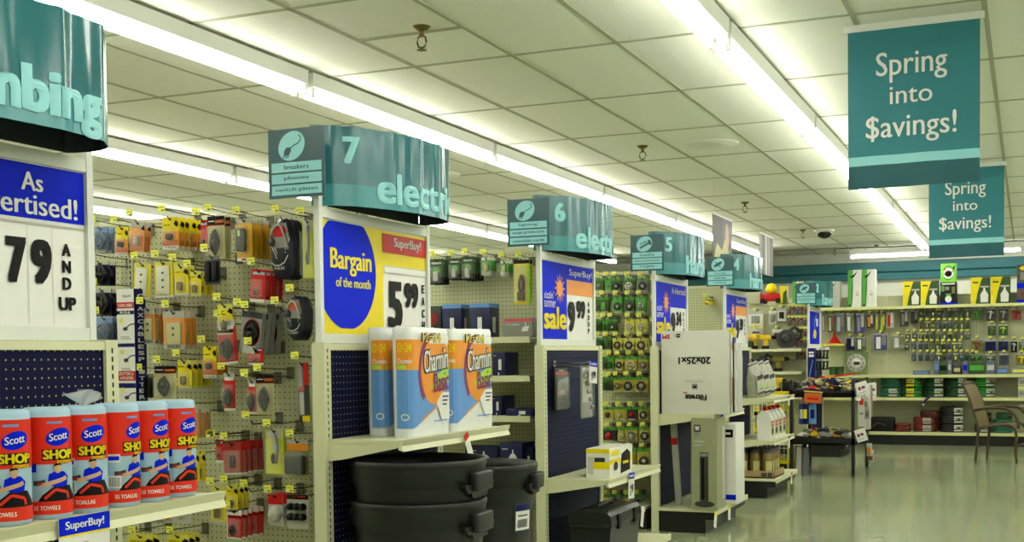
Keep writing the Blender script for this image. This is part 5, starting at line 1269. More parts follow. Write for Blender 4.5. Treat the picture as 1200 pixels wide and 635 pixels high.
for i in range(10):
    r_, c_ = divmod(i, 5); z = (ZT-.30+.0085, Z0+.2285)[r_]
    m = MB(); cc = [YEL, OLIVE, YELL, DGREY, YEL][c_]; m.box(0, 0, 0, .075, .1, .12+.03*((i*7) % 3), cc, .004); P = Pr(m, flat((0, -.0005, 0), (1, 0, 0), (0, 0, 1), (0, -1, 0))); P.rect(.01, .03, .065, .07, [INK, YEL, WHITE, YEL, INK][c_], 1)
    o = m.obj('parts_box', loc=(ra.x+.03+c_*(W-.1)/4.6, YR+.06, z)); tag(o, f'small {["yellow", "olive", "pale yellow", "dark", "yellow"][c_]} box in the wire rack, {["upper", "lower"][r_]} shelf, {ORD[c_]} along', 'box', 'boxes in the wire rack')

# ================================================================== black clearance table
X0, X1, Y0, Y1 = -2.325, -1.655, 12.90, 14.10
t = thing('clearance_table', 'black metal two tier tray table heaped with clearance tools', 'table', (X0, Y0, 0))
W, D = X1-X0, Y1-Y0
BM_ = M('black_steel', (.035, .035, .035), .35)
for x in (0, W-.035):
    for y in (0, D-.035): MB().box(x, y, 0, x+.035, y+.035, 1.02, BM_, .003).obj('leg', t)
for z in (.835, .335):
    m = MB(); m.box(.0, .0, z, W, D, z+.015, BM_)
    for a in ((0, 0, W, .012), (0, D-.012, W, D), (0, 0, .012, D), (W-.012, 0, W, D)): m.box(a[0], a[1], z, a[2], a[3], z+.07, BM_)
    m.obj('tray', t)
for z in (1.0,):
    m = MB()
    for a in ((0, 0, W, .02), (0, D-.02, W, D)): m.box(a[0]+.03, a[1], z-.14, a[2]-.03, a[3], z-.125, BM_)
    m.obj('tray_rail', t)
random.seed(21)
CLC = [(RED, 'red'), (BLACK, 'black'), (YEL, 'yellow'), (GREY, 'grey'), (DGREY, 'dark grey'), (OLIVE, 'olive'), (WHITE, 'white'), (DBLUE, 'navy'), (ORG, 'orange'), (BEIGE, 'beige')]
KD = ['boxed tool', 'carded tool', 'coiled strap', 'bagged part']
def clutter(label, x, y, z, kind, c, c2, rz, s, tx=0, ty=0):
    m = MB()
    if kind == 0: m.box(-.07*s, -.04*s, 0, .07*s, .04*s, .05*s, c, .004); m.box(-.04*s, -.0405*s, .012*s, .04*s, -.04*s, .038*s, c2); m.box(-.04*s, -.02*s, .05*s, .04*s, .02*s, .0508*s, c2)
    elif kind == 1: m.box(-.05*s, -.08*s, 0, .05*s, .08*s, .004, c); m.tube([(0, -.06*s, .012), (0, .02*s, .014)], .007, c2, 6); m.box(-.02*s, .01*s, .004, .02*s, .06*s, .028, c2, .005)
    elif kind == 2:
        for k in range(3): m.tube([((.055-.012*k)*s*math.cos(a*PI/6), (.055-.012*k)*s*math.sin(a*PI/6), .012+.010*k) for a in range(12)], .010, c, 6, True)
        m.box(-.02, -.075*s, 0, .02, -.04*s, .03, c2, .004)
    else: m.lathe([(.03*s, 0), (.05*s, .015), (.045*s, .035), (.015, .055), (.02, .065)], c, seg=9); m.box(-.03*s, -.052*s, .012, .03*s, -.045*s, .035, c2)
    o = m.obj('clearance_item', loc=(x, y, z), rz=rz); o.rotation_euler.x = tx; o.rotation_euler.y = ty
    tag(o, label, 'tool', 'clearance tools on the black table')
CLW = [1, 4, 3, 5, 1, 4, 7, 6, 3, 0, 1, 4, 2, 9, 4, 1, 8, 3, 7]
for tier, (z, nm) in enumerate(((.8505, 'upper'), (.3505, 'lower'))):
    for lay in range(3 if tier == 0 else 2):
        NI, NJ = 6-lay, 6-lay
        for j in range(NJ):
            for i in range(NI):
                q = i*5+j*7+tier*3+lay*4; (c, cn_), (c2, _) = CLC[CLW[q % 19]], CLC[(i*5+j*3+lay+2) % 10]
                kd = (i+j*3+tier+lay) % 4
                x = X0+.08+lay*.03+i*(W-.16-lay*.06)/(NI-1)+random.uniform(-.012, .012); y = Y0+.10+lay*.06+j*(D-.2-lay*.12)/(NJ-1)
                clutter(f'{cn_} {KD[kd]} on the {nm} tray, {["bottom", "second", "top"][lay]} layer, {ORD[j]} row, {ORD[i]} from left', x, y, z+lay*.058, kd, c, c2, random.uniform(-1.2, 1.2), .95, .12*lay*math.sin(i*2), .12*lay*math.cos(j*3))
m = MB(); m.prism([(0, 0), (.16, .005), (.36, .03), (.36, .045), (.16, .025), (0, .02)], 0, .09, RED, axis='y'); m.box(.05, -.001, .008, .14, .091, .018, YEL)
o = m.obj('long_tool_pack', loc=(-2.02, 13.0, 1.035)); o.rotation_euler.y = -.03; tag(o, 'long red and yellow pack lying across the top of the heap', 'tool')
# orange card hung on the front of the table, blue goods below
a, b = atY(941, 455, Y0-.03), atY(963, 472, Y0-.03)
m = MB(); W_, H_ = b.x-a.x, a.z-b.z; m.box(0, 0, 0, W_, .006, H_, DBLUE); P = Pr(m, flat((0, 0, 0), (1, 0, 0), (0, 0, 1), (0, -1, 0))); P.rect(.006, .006, W_-.006, H_*.72, DORG, 1); P.rect(0, H_*.78, W_, H_*.86, YEL, 1); P.rect(W_*.2, H_*.25, W_*.8, H_*.4, RED, 2)
o = m.obj('clearance_card', loc=(a.x, Y0-.02, b.z)); o.rotation_euler.y = .08; tag(o, 'orange and navy card hanging on the front of the black table', 'sign')
for i, (x0, x1, mt, mt2, nm) in enumerate([(936, 942, M('jean_blue', (.12, .16, .42), .6), LGREY, 'narrow blue bagged goods at left under the upper tray'), (940, 947, DBLUE, YEL, 'navy bag with yellow label hanging under the upper tray'), (948, 956, SKYB, DBLUE, 'light blue bag hanging right of the yellow labelled one')]):
    a, b = atY(x0, 473, Y0+.05), atY(x1, 497, Y0+.05); m = MB(); m.box(a.x, 0, b.z, b.x, .05, a.z, mt, .008); W_ = b.x-a.x
    m.box(a.x+W_*.2, -.002, b.z+.06, b.x-W_*.2, .0, a.z-.06, mt2)
    o = m.obj('hanging_bag', loc=(0, Y0+.05, 0)); tag(o, nm, 'bag', 'bags hanging under the upper tray')
# tags and packs hanging at the right side of the table
random.seed(9)
for i in range(9):
    y = Y0+.05+i*.125; ln = [.16, .42, .10, .30, .22, .48, .12, .36, .2][i]; w_ = .05+.02*(i % 3)
    m = MB(); m.box(0, 0, -ln, .004, w_, 0, [WHITE, LGREY, WHITE, M('strip_photo', (.55, .45, .42), .4)][i % 4]); P = Pr(m, flat((0, 0, -ln), (0, 1, 0), (0, 0, 1), (1, 0, 0)))
    P.rect(w_*.2, ln*.55, w_*.8, ln*.7, RED if i % 2 else PURPLE, 6); P.rect(w_*.2, ln*.3, w_*.8, ln*.36, GREY, 6)
    o = m.obj('hanging_ticket', loc=(X1+.012, y, .96-.02*(i % 2))); o.rotation_euler.z = [-.9, -1.2, -.7, -1.0, -1.3, -.8, -1.1, -.9, -1.2][i]; tag(o, f'white clearance ticket strip at the table side, {ORD[i]} from the front post', 'ticket', 'ticket strips on the table side')
for i, (px, py, px2, py2, tx) in enumerate([(1006, 449, 1020, 464, '3.99'), (1005, 504, 1018, 519, '5.00')]):
    a, b = atY(px, py, Y0-.04+.4*(1-i)*0), atY(px2, py2, Y0-.04); m = MB(); W_, H_ = b.x-a.x, a.z-b.z; m.box(0, 0, 0, W_, .003, H_, WHITE); P = Pr(m, flat((0, 0, 0), (1, 0, 0), (0, 0, 1), (0, -1, 0))); (P.rect(W_*.15, H_*.4, W_*.38, H_*.65, PURPLE, 1), P.rect(W_*.45, H_*.45, W_*.75, H_*.65, PURPLE, 1)); P.rect(W_*.1, H_*.15, W_*.7, H_*.2, GREY, 1)
    o = m.obj('clearance_price_card', loc=(a.x, Y0-.03, b.z)); o.rotation_euler.y = -.3; tag(o, f'{["upper", "lower"][i]} tilted white clearance price card on the table corner', 'sign', 'clearance price cards')
for i, (px, py) in enumerate(((1006, 470), (1013, 482), (1004, 527), (1010, 536))):
    p = atY(px, py, Y0+.35); m = MB(); m.box(-.03, 0, -.09, .03, .006, .05, LGREY, .002); m.box(-.02, -.02, -.06, .02, 0, .0, [CHROME, GREY, ORG, DRED][i], .006); m.tube([(0, .003, .045), (-.05, .003, .90-p.z)], .0015, WIRE, 4)
    o = m.obj('carded_part', loc=(X1+.07+.0*i, Y0+.35+i*.15, p.z)); tag(o, f'small carded part hanging at the table side, {ORD[i]} down', 'tool', 'carded parts on the table side')
# two leaning boards under the table
m = MB(); m.box(0, 0, 0, .05, .10, .30, LGREY, .003); o = m.obj('grey_tube_box', loc=(X0+.05, Y0+.12, .0005)); tag(o, 'grey upright box on the floor beneath the black table', 'box')
m = MB(); m.box(0, 0, 0, .05, .10, .29, M('slate_box', (.40, .42, .46), .4), .003); o = m.obj('slate_tube_box', loc=(X0+.12, Y0+.12, .0005)); tag(o, 'slate blue upright box beside the grey one under the table', 'box')

# ================================================================== the back wall shelving
YW = 18.10       # pegboard face
XW0, XW1 = -9.2, 2.2
zt_ = atY(1110, 357, 17.75).z; z2 = atY(1110, 439, 17.62).z; z3 = atY(1110, 466, 17.62).z; z4 = atY(1110, 507, 17.62).z
t = thing('wall_shelving', 'long cream wall shelving with hoses and garden tools at the back', 'shelving', (0, 0, 0))
x = XW0; k = 0
while x < XW1-.1:
    MB().box(x+.015, YW, .15, x+1.205, YW+.03, zt_+.16, PEG if (x > -2.0 or True) else PEG).obj('pegboard_panel', t)
    u = MB(); slotted(u, x-.015, YW-.012, x+.015, YW+.04, 0, zt_+.165, '-y'); u.obj('upright', t)
    for z, d in ((zt_, .34), (z2, .46), (z3, .46), (z4, .47)):
        m = MB(); m.box(x+.002, YW-d, z-.014, x+1.218, YW, z, CREAM); m.box(x+.002, YW-d-.012, z-.04, x+1.218, YW-d, z+.002, CREAM); m.box(x+.02, YW-d-.0135, z-.030, x+1.2, YW-d-.012, z-.010, M('shelf_strip', (.84, .84, .50), .4)); m.obj('shelf', t)
    m = MB(); m.box(x, YW-.42, 0, x+1.22, YW-.36, z4-.014, KICK); m.obj('kick_plate', t)
    x += 1.22; k += 1
def on_wall(px, z, d): return atY(px, 400, YW-d).x
# --- boxes along the top shelf
YT = YW-.31
def top_box(label, img, mat, draw, D=.22, grp='boxes on the back wall top shelf', z=None):
    a, b = atY(img[0], img[1], YT), atY(img[2], img[3], YT); z = zt_+.0005 if z is None else z
    return carton('garden_carton', label, a.x, YT, z, b.x-a.x, D, a.z-z, mat, draw, None, group=grp)
def d_spread(P, W, H):
    P.rect(0, 0, W*.38, H, GREEN, 1); P.poly([(W*.38, H), (W*.62, H), (W*.40, H*.62), (W*.34, H*.2), (W*.28, 0), (W*.38, 0)], WHITE, 1.4)
    P.poly([(W*.12, H*.80), (W*.4, H*.86), (W*.72, H*.97), (W*.5, H*.83), (W*.35, H*.78)], INK, 2); P.line([(W*.38, H*.75), (W*.28, H*.4), (W*.3, H*.1)], W*.03, INK, 2)
    P.line([(W*.6, H*.35), (W*.7, H*.45), (W*.8, H*.35)], W*.02, GREY, 2); P.ell(W*.7, H*.33, W*.12, H*.03, LGREY, 2); P.rect(W*.05, H*.02, W*.25, H*.08, DGREEN, 2)
def d_spray(P, W, H):
    P.poly([(0, 0), (W*.25, 0), (W*.35, H*.4), (W*.55, H*.9), (W*.62, H), (0, H)], YEL, 1); P.rect(W*.1, H*.78, W*.4, H*.84, DGREEN, 2)
    P.poly([(W*.52, H*.06), (W*.9, H*.06), (W*.92, H*.35), (W*.78, H*.5), (W*.64, H*.5), (W*.5, H*.35)], WHITE, 2); P.rect(W*.66, H*.5, W*.76, H*.6, WHITE, 2); P.rect(W*.5, H*.62, W*.95, H*.68, LGREY, 2); P.rect(W*.62, H*.75, W*.8, H*.9, DGREEN, 3)
    P.ell(W*.1, H*.2, W*.08, H*.06, YELL, 2)
for i, (a_, b_) in enumerate(((928.6, 941), (942, 954), (955, 968), (970, 984))): top_box(f'green and white spreader carton behind sign two, {ORD[i]} of four', (a_, 330, b_, 358), LGREY, d_spread, .2)
top_box('tall green and white spreader carton, left of the pair', (993.5, 316.5, 1009.5, 358), WHITE, d_spread, .2)
top_box('tall green and white spreader carton, right of the pair', (1010.3, 316, 1025.6, 358), WHITE, d_spread, .2)
for (a_, yy, b_, nm) in ((1058, 330, 1078.5, 'first from the left'), (1079, 329.5, 1099.5, 'second from the left'), (1137.5, 325.5, 1160, 'third from the left'), (1161, 324.5, 1184, 'fourth from the left')):
    top_box(f'yellow and green sprayer carton on the top shelf, {nm}', (a_, yy, b_, 357), DGREEN, d_spray)
def d_dark(P, W, H):
    P.rect(0, 0, W, H*.1, BLUE, 1); P.ell(W*.5, H*.25, W*.2, H*.15, WHITE, 2); P.rect(W*.05, H*.6, W*.25, H*.85, GREEN, 2); P.rect(W*.3, H*.65, W*.55, H*.8, GREY, 2); P.rect(W*.35, H*.15, W*.65, H*.5, GREEN, 1.5); P.rect(W*.1, H*.9, W*.9, H*.96, WHITE, 2); P.rect(W*.7, H*.5, W*.9, H*.8, OLIVE, 2)
o = top_box('black photo carton under the lime green carton', (1101.8, 331, 1121, 357), BLACK, d_dark)
zz = zt_+atY(0, 331, YT).z*0+o.dimensions.z+.001
zz = zt_+.0005+(atY(1101.8, 331, YT).z-zt_-.0005)+.0008
def d_lime(P, W, H):
    P.ell(W*.5, H*.5, W*.38, H*.40, GREEN, 1); P.ell(W*.5, H*.48, W*.36, H*.30, WHITE, 1.5); P.ell(W*.5, H*.45, W*.22, H*.16, INK, 2); P.line([(W*.15, H*.45), (W*.5, H*.35), (W*.85, H*.65)], W*.04, INK, 2); P.ell(W*.25, H*.7, W*.06, H*.05, RED, 2); P.poly([(W*.75, H*.75), (W*.95, H*.9), (W*.85, H*.65)], INK, 2)
top_box('bright lime green carton stacked on the black photo carton', (1102.3, 309, 1120.5, 331), M('bright_lime', (.50, .85, .22), .4), d_lime, .2, z=zz)
def d_edge(P, W, H): P.rect(0, H*.38, W, H*.52, BLUE, 1); P.rect(0, 0, W, H*.08, BLUE, 1); P.ell(W*.5, H*.22, W*.3, H*.07, DRED, 2); P.ell(W*.5, H*.9, W*.35, H*.06, YEL, 2); P.rect(W*.2, H*.6, W*.8, H*.8, GREY, 2)
top_box('tall dark banded carton at the right end of top shelf', (1191.6, 310, 1212, 357), M('dark_taupe', (.30, .28, .24), .4), d_edge)

# --- hanging goods on the back wall
GW = 'garden packs on the back wall pegs'
def k_small(W, H, c, c2, shape):
    m = MB(); m.box(-W/2, 0, -H, W/2, .004, 0, c); P = Pr(m, flat((-W/2, -.0005, -H), (1, 0, 0), (0, 0, 1), (0, -1, 0))); P.rect(0, H*.78, W, H, c2, 1)
    cc = [LGREY, DGREY, CHROME, YELL][shape % 4]
    if shape % 3 == 0: m.lathe([(W*.10, -.05), (W*.14, -.03), (W*.28, -.012), (W*.28, 0)], cc, (0, 0, -H*.55), 8, 'y')
    elif shape % 3 == 1: m.tube([(-W*.2, -.02, -H*.85), (-W*.1, -.03, -H*.5), (W*.15, -.03, -H*.35)], W*.1, cc, 6)
    else: m.box(-W*.22, -.035, -H*.85, W*.22, 0, -H*.4, cc, .006)
    return m.obj('garden_pack')
SC_ = [(DGREEN, OLIVE, 'dark green'), (M('dark_olive_card', (.22, .26, .14), .4), YELL, 'olive'), (M('slate_green', (.28, .33, .28), .4), LGREY, 'slate'), (M('moss_card', (.28, .32, .14), .4), OLIVE, 'moss'), (M('slate_blue_card', (.22, .27, .36), .4), GREY, 'slate blue')]
rowsW = [(361.5, 372.5, [1080+6.75*i for i in range(9)]), (376.5, 385.5, [1080+6.75*i for i in range(9)]), (389.5, 398, [1064, 1072]+[1080+6.75*i for i in range(9)]), (401, 410.5, [1063, 1071]+[1079+6.6*i for i in range(8)]), (413.5, 423, [1071, 1079]+[1087+6.6*i for i in range(9)])]
for ri, (yt, yb_, xs_) in enumerate(rowsW):
    for ci, px in enumerate(xs_):
        q = (ri*3+ci*2+(ci*ci) % 3) % 5; q = 4 if ri >= 3 and ci < 4 else q
        c, c2, nm = SC_[q]
        stack(f'small {nm} garden fitting pack, back wall, {ORD[ri]} row, {ORD[ci]} along', f'small {nm} packs, back wall {ORD[ri]} row, {ORD[ci]} along', (px-2.8, yt, px+2.8, yb_), 1, lambda W, H: k_small(W, H, c, c2, ri+ci), YW, .18, GW, name='garden_pack')
def k_gun(W, H, c, c2):
    m = MB(); m.box(-W/2, 0, -H, W/2, .004, 0, c); P = Pr(m, flat((-W/2, -.0005, -H), (1, 0, 0), (0, 0, 1), (0, -1, 0))); P.rect(0, H*.85, W, H, LGREY, 1)
    o = m.obj('nozzle_pack'); n_ = MB(); n_.tube([(-W*.35, -.03, -H*.35), (W*.1, -.035, -H*.3), (W*.3, -.03, -H*.45)], W*.09, c2, 8); n_.tube([(W*.05, -.03, -H*.32), (-W*.05, -.03, -H*.85)], W*.08, c2, 8); n_.obj('spray_nozzle', o); return o
for im, c, c2, nm in [((1139, 361, 1151, 375), OLG, GREEN, 'green nozzle pack, top row right of small packs'), ((1155.5, 360, 1166, 376), DGREY, WHITE, 'black and white nozzle pack in the top row'), ((1170.5, 360, 1181, 376), DGREY, LGREY, 'black and grey nozzle pack in the top row'), ((1185, 361, 1197, 375), M('brick_card', (.5, .2, .1)), DRED, 'reddish nozzle pack at the top row right end'),
     ((1157.5, 380, 1167, 393), DGREEN, OLIVE, 'green nozzle pack, second row left'), ((1170.5, 380, 1181, 393), DGREEN, LIME, 'green and lime nozzle pack, second row right'), ((1138.5, 397, 1151.5, 410), OLIVE, M('brick_card', (.5, .2, .1)), 'olive and brown pack in the third row'),
     ((1154.5, 398, 1167, 411), DBLUE, BLACK, 'navy and black nozzle pack, third row left'), ((1170, 398, 1181, 411), DBLUE, DGREY, 'navy and grey nozzle pack, third row right'), ((1184.5, 398, 1192, 413), BLACK, WHITE, 'narrow black and white pack, third row'), ((1194, 399, 1203, 411), OLG, LGREY, 'olive pack cut by the right picture edge'),
     ((1155, 415, 1166, 427), OLG, LGREY, 'olive and grey pack in the fourth row'), ((1171, 414, 1182, 428), M('slate_blue_card', (.22, .27, .36), .4), DGREY, 'slate pack with dark nozzle, fourth row'), ((1191, 414, 1203, 428), OLIVE, YEL, 'bright yellow nozzle pack at the right picture edge'), ((1138, 415, 1151, 423), DGREEN, GREEN, 'low green pack above the long green cartons')]:
    stack(nm, 'the '+' '.join(nm.replace(',', '').split()[:7]), im, 1, lambda W, H: k_gun(W, H, c, c2), YW, .2, GW, name='nozzle_pack')
def k_card(W, H, c, c2, c3):
    m = MB(); m.box(-W/2, 0, -H, W/2, .02, 0, c, .002); P = Pr(m, flat((-W/2, -.0005, -H), (1, 0, 0), (0, 0, 1), (0, -1, 0))); P.rect(W*.15, H*.08, W*.5, H*.8, c2, 1); P.rect(W*.58, H*.3, W*.9, H*.9, c3, 1); P.rect(0, H*.92, W, H, LGREY, 1.2); return m.obj('sprinkler_pack')
BLG = M('blue_grey_card', (.36, .38, .50), .4)
for im, c, c2, c3, nm in [((963, 366, 968, 389), GREY, LGREY, OLIVE, 'narrow grey pack beside the far sale card'), ((970, 368, 978, 389), OLG, LGREY, M('brick_card', (.5, .2, .1)), 'olive pack with reddish picture, left wall section'), ((979.5, 367, 989.5, 390), BLG, LGREY, GREY, 'blue grey tall pack, left wall section'), ((992, 367, 1000.5, 389), GREY, WHITE, OLIVE, 'grey tall pack with white insert, left wall section'), ((1003, 367, 1013.5, 390), M('violet_blue_card', (.26, .26, .55), .4), GREY, LGREY, 'violet blue tall pack, left wall section'),
     ((1016, 368, 1023.5, 384), DGREY, ORG, WHITE, 'dark pack with orange tip, left wall section'), ((1026, 367, 1030, 388), OLIVE, YELL, GREY, 'slim olive stick pack, left of two'), ((1031.5, 367, 1037, 388), OLIVE, LIME, YEL, 'slim yellow green stick pack, right of two'), ((1039, 365, 1047.5, 384), LGREY, RED, WHITE, 'red and white pack left of the grey reel'), ((1055, 364, 1064.5, 382), DGREY, GREY, LGREY, 'dark reel pack at top left of fittings'), ((1068, 364, 1075.5, 379), BLACK, DGREY, GREY, 'black pack at the top left of the small fittings'),
     ((992, 395, 1001.5, 410), DBLUE, BLACK, LGREY, 'small navy timer pack under the tall packs'), ((1003.5, 395, 1015, 410), OLG, WHITE, CHROME, 'small green and white timer pack'), ((1024.5, 391, 1039.5, 410), M('violet_blue_card', (.26, .26, .55), .4), WHITE, GREY, 'square blue pack with white device'), ((1046, 393, 1060, 408), GREY, WHITE, OLIVE, 'pale grey pack left of the fitting grid')]:
    stack(nm, 'the '+' '.join(nm.replace(',', '').split()[:7]), im, 1, lambda W, H: k_card(W, H, c, c2, c3), YW, .2, GW, name='sprinkler_pack')
# reel card with a white clock-like dial
a, b = atY(991, 412, YW-.1), atY(1016, 437.5, YW-.1); W_, H_ = b.x-a.x, a.z-z2
m = MB(); m.box(0, 0, 0, W_, .08, H_-.002, M('sage_card', (.45, .52, .34), .4)); m.lathe([(0, -.02), (W_*.38, -.02), (W_*.44, -.01), (W_*.44, 0)], LGREY, (W_/2, 0, H_*.5), 28, 'y'); m.lathe([(0, -.024), (W_*.2, -.024), (W_*.22, -.02)], WHITE, (W_/2, 0, H_*.5), 20, 'y')
for i in range(10): a_ = 2*PI*i/10; m.box(W_/2+W_*.33*math.cos(a_)-.008, -.025, H_*.5+W_*.33*math.sin(a_)-.008, W_/2+W_*.33*math.cos(a_)+.008, -.02, H_*.5+W_*.33*math.sin(a_)+.008, DGREY)
m.box(W_*.4, -.05, H_*.42, W_*.68, -.02, H_*.56, DGREY, .005)
o = m.obj('sprinkler_reel', loc=(a.x, YW-.1, z2+.0008)); tag(o, 'square sage card with a large round grey reel, above the hoses', 'hose reel')
# small funnel shelf and funnel
a, b = atY(963, 403, YW-.25), atY(990, 403, YW-.25)
m = MB(); m.box(a.x, YW-.25, a.z-.012, b.x, YW-.001, a.z, CREAM); m.box(a.x, YW-.258, a.z-.03, b.x, YW-.25, a.z+.002, YELL); o = m.obj('short_shelf'); tag(o, 'short cream shelf carrying the red funnel', 'shelf')
zf = a.z; xf = atY(978, 400, YW-.13).x
fz = atY(978, 386.5, YW-.13).z-zf
t = thing('red_funnel', 'bright red funnel standing upside down on the short shelf', 'funnel', (xf, YW-.13, zf+.001))
MB().lathe([(.10, 0), (.10, .012), (.085, .02), (.018, fz*.55), (.008, fz), (.004, fz)], RED, seg=24).obj('funnel_cone', t)
MB().box(.095, -.012, 0, .125, .012, .01, RED, .002).obj('funnel_tab', t)
# navy sign strip and black tool tangle on the left, tubs
a, b = atY(946.5, 408, YI[2]-.12), atY(955, 442, YI[2]-.12)
m = MB(); m.box(0, 0, 0, b.x-a.x, .1, a.z-b.z, DBLUE); m.box(.02, .06, .02, XF-.02-a.x, .125, .05, CREAM); P = Pr(m, flat((0, 0, 0), (1, 0, 0), (0, 0, 1), (0, -1, 0))); W_, H_ = b.x-a.x, a.z-b.z; P.rect(W_*.15, H_*.7, W_*.85, H_*.78, WHITE, 1); P.rect(W_*.15, H_*.82, W_*.85, H_*.88, WHITE, 1); P.line([(W_*.2, 0), (W_*.7, H_*.6)], W_*.1, SKYB, 1)
o = m.obj('navy_display_strip', loc=(a.x, YI[2]-.12, b.z)); tag(o, 'tall navy display strip with white lettering left of clippers', 'sign')
for i in range(8):
    px = 957+(i % 4)*4; py = 410+(i//4)*13
    Y = YI[2]+.06; p = atY(px, py, Y); m = MB(); m.tube([(0, 0, 0), (.01, -.01, -.06), (-.008, -.01, -.11)], .012, BLACK, 6); m.tube([(.02, 0, 0), (.0, -.01, -.06), (.02, -.01, -.11)], .010, DGREY, 6); m.box(-.012, -.008, .0, .03, .0, .035, LGREY if i % 3 else WHITE)
    o = m.obj('garden_clippers', loc=(p.x, XF*0+Y, p.z)); tag(o, f'black garden clippers on the far endcap, {["upper", "lower"][i//4]} row, {ORD[i % 4]} along', 'clippers', 'clippers on the far endcap')
for i, (px, z_, d_) in enumerate(((976, 'a', 0), (984, 'b', 0))):
    x = on_wall(px, 0, .25); o = MB().lathe([(.05, 0), (.06, .11), (.063, .115), (.055, .12)], DGREEN, seg=16).obj('green_tub', loc=(x, YW-.25, z2+.0008)); tag(o, f'small dark green tub on the upper hose shelf, {["left", "right"][i]} one', 'tub', 'green tubs')
# long cartons lying on the shelf above the hoses
for i, (x0, y0, x1, c, c2, nm) in enumerate([(1070, 434.5, 1089, BLG, SKYB, 'flat blue grey tray pack lying at the shelf left'), (1094.5, 422, 1100, BLG, SKYB, 'blue end carton left of the black one'), (1100.5, 424, 1110, DGREEN, INK, 'dark green sprinkler carton with black centre'), (1110.5, 422, 1115, BLG, LGREY, 'grey blue carton end beside the dark green one'), (1117, 428, 1126, DGREY, BEIGE, 'small dark carton between the green ones'), (1128, 423, 1134, BLG, BLUE, 'blue end piece of the long green carton'), (1134.5, 423.5, 1155, DGREEN, GREEN, 'long dark green oscillating sprinkler carton'), (1155.5, 423, 1166, BLG, LGREY, 'grey blue carton at the right of the long green one'), (1168, 431, 1181, BLG, SKYB, 'flat pale tray pack lying at the shelf right'), (1185, 431, 1203, GREY, YELL, 'flat grey tray pack at the right picture edge')]):
    a, b = atY(x0, y0, YW-.3), atY(x1, 437, YW-.3)
    carton('sprinkler_carton', nm, a.x, YW-.3, z2+.0008, b.x-a.x, .18, a.z-z2, c, lambda P, W, H: (P.rect(W*.1, H*.3, W*.9, H*.7, c2, 1),), None, group='cartons above the hoses')

# --- coiled hoses
def hose(label, px0, px1, z, h, c, band, loops=5, dep=.22, sc=1, bandmat=LGREY):
    a, b = atY(px0, 450, YW-.40), atY(px1, 450, YW-.40); R = (b.x-a.x)/2; r = h/loops/2*1.12
    t = thing('coiled_hose', label, 'garden hose', ((a.x+b.x)/2, YW-.40+R*.9, z+.0008), 'coiled hoses', )
    m = MB()
    for k in range(loops):
        for q, f in enumerate((1, .80)):
            m.tube([((R-r)*f*math.cos(2*PI*i/26), (R-r)*f*.9*math.sin(2*PI*i/26), r+k*(h-2*r)/(max(1, loops-1))) for i in range(26)], r, c, 8, True)
    m.obj('hose_coil', t)
    if band:
        m = MB(); wa = .09
        fn = lambda u, v, l: Vector((band+u, -math.sqrt(max(0, 1-((band+u)/R)**2))*R*.9-.004-l*.001, v)); P = Pr(m, fn, .02)
        P.rect(-wa*.6, h*.12, wa*.6, h*.88, bandmat, 1); P.rect(-wa*.6, h*.3, wa*.6, h*.45, DGREEN if c is not BLACK else DBLUE, 2); P.rect(-wa*.45, h*.55, wa*.45, h*.7, GREY, 2); m.obj('hose_label', t)
    m = MB(); m.lathe([(.016, 0), (.018, .03), (.014, .035)], BRASS, (R*.55, -R*.72, h*.5), 8, 'x'); m.obj('hose_coupling', t)
    return t
GH = M('green_hose', (.06, .46, .13), .35); GD = M('dark_green_hose', (.05, .26, .12), .35); GT_ = M('teal_green_hose', (.10, .38, .28), .4); RH = M('red_hose', (.45, .12, .09), .4); BH = M('black_hose', (.05, .05, .05), .35)
hh = (atY(1100, 442, YW-.5).z-z3)/2
for i, (a_, b_, c, bd, nm) in enumerate([(1030, 1057, GT_, .03, 'dusty teal'), (1059, 1081, GH, -.04, 'bright green yellow banded'), (1083, 1108, GD, .05, 'dark green labelled'), (1111, 1134, GD, .06, 'deep green blue tied'), (1138.5, 1166.5, GH, .09, 'bright green white labelled')]):
    for j in (0, 1): hose(f'{nm} coiled hose, {["bottom", "top"][j]} of its pair on the hose shelf', a_+j*.6, b_-j*.6, z3+j*hh, hh*.97, c, bd if (i != 0 or j == 0) else 0, 4, bandmat=YEL if i == 1 else LGREY)
h4 = .115
def rel(y): return atY(1100, y, YW-.5).z
hose('flat red coiled hose on the lowest shelf', 1047, 1067, z4, rel(497.5)-z4, RH, 0, 3)
hose('red coiled hose at the bottom of the red stack', 1069, 1098, z4, .085+.02, RH, .03, 3)
hose('red coiled hose in the middle of the red stack', 1069, 1098, z4+.107, .10, RH, .03, 3)
hose('dark red coiled hose on top of the red stack', 1077.5, 1100, z4+.209, .09, M('dark_red_hose', (.30, .08, .07), .4), 0, 3)
for j in range(3): hose(f'black coiled hose with white label, {["bottom", "middle", "top"][j]} of the black stack', 1100, 1128, z4+j*.118, .115, BH, .10, 4, bandmat=WHITE)
for j in range(2): hose(f'black coiled hose behind the patio chair, {["lower", "upper"][j]} one', 1142, 1162, z4+j*.14, .135, BH, .0 if j else .02, 4)
for j in range(2): hose(f'green coiled hose right of the patio chair, {["lower", "upper"][j]} one', 1163+j*4, 1187, z4+j*.19, .185 if j == 0 else .09, GD if j else GT_, 0, 5 if j == 0 else 3)
m = MB(); a, b = atY(1020, 489, YW-.4), atY(1047, 505, YW-.4); m.box(a.x-.1, -.1, 0, b.x, .18, a.z-z4, BLACK, .03); m.tube([(a.x, -.1, .05), (a.x+.1, -.12, .12), (b.x-.1, -.1, .08)], .015, DGREY, 6); o = m.obj('black_soaker_bag', loc=(0, YW-.3, z4+.0008)); tag(o, 'low black bundled bag at the left of the lowest shelf', 'bag')
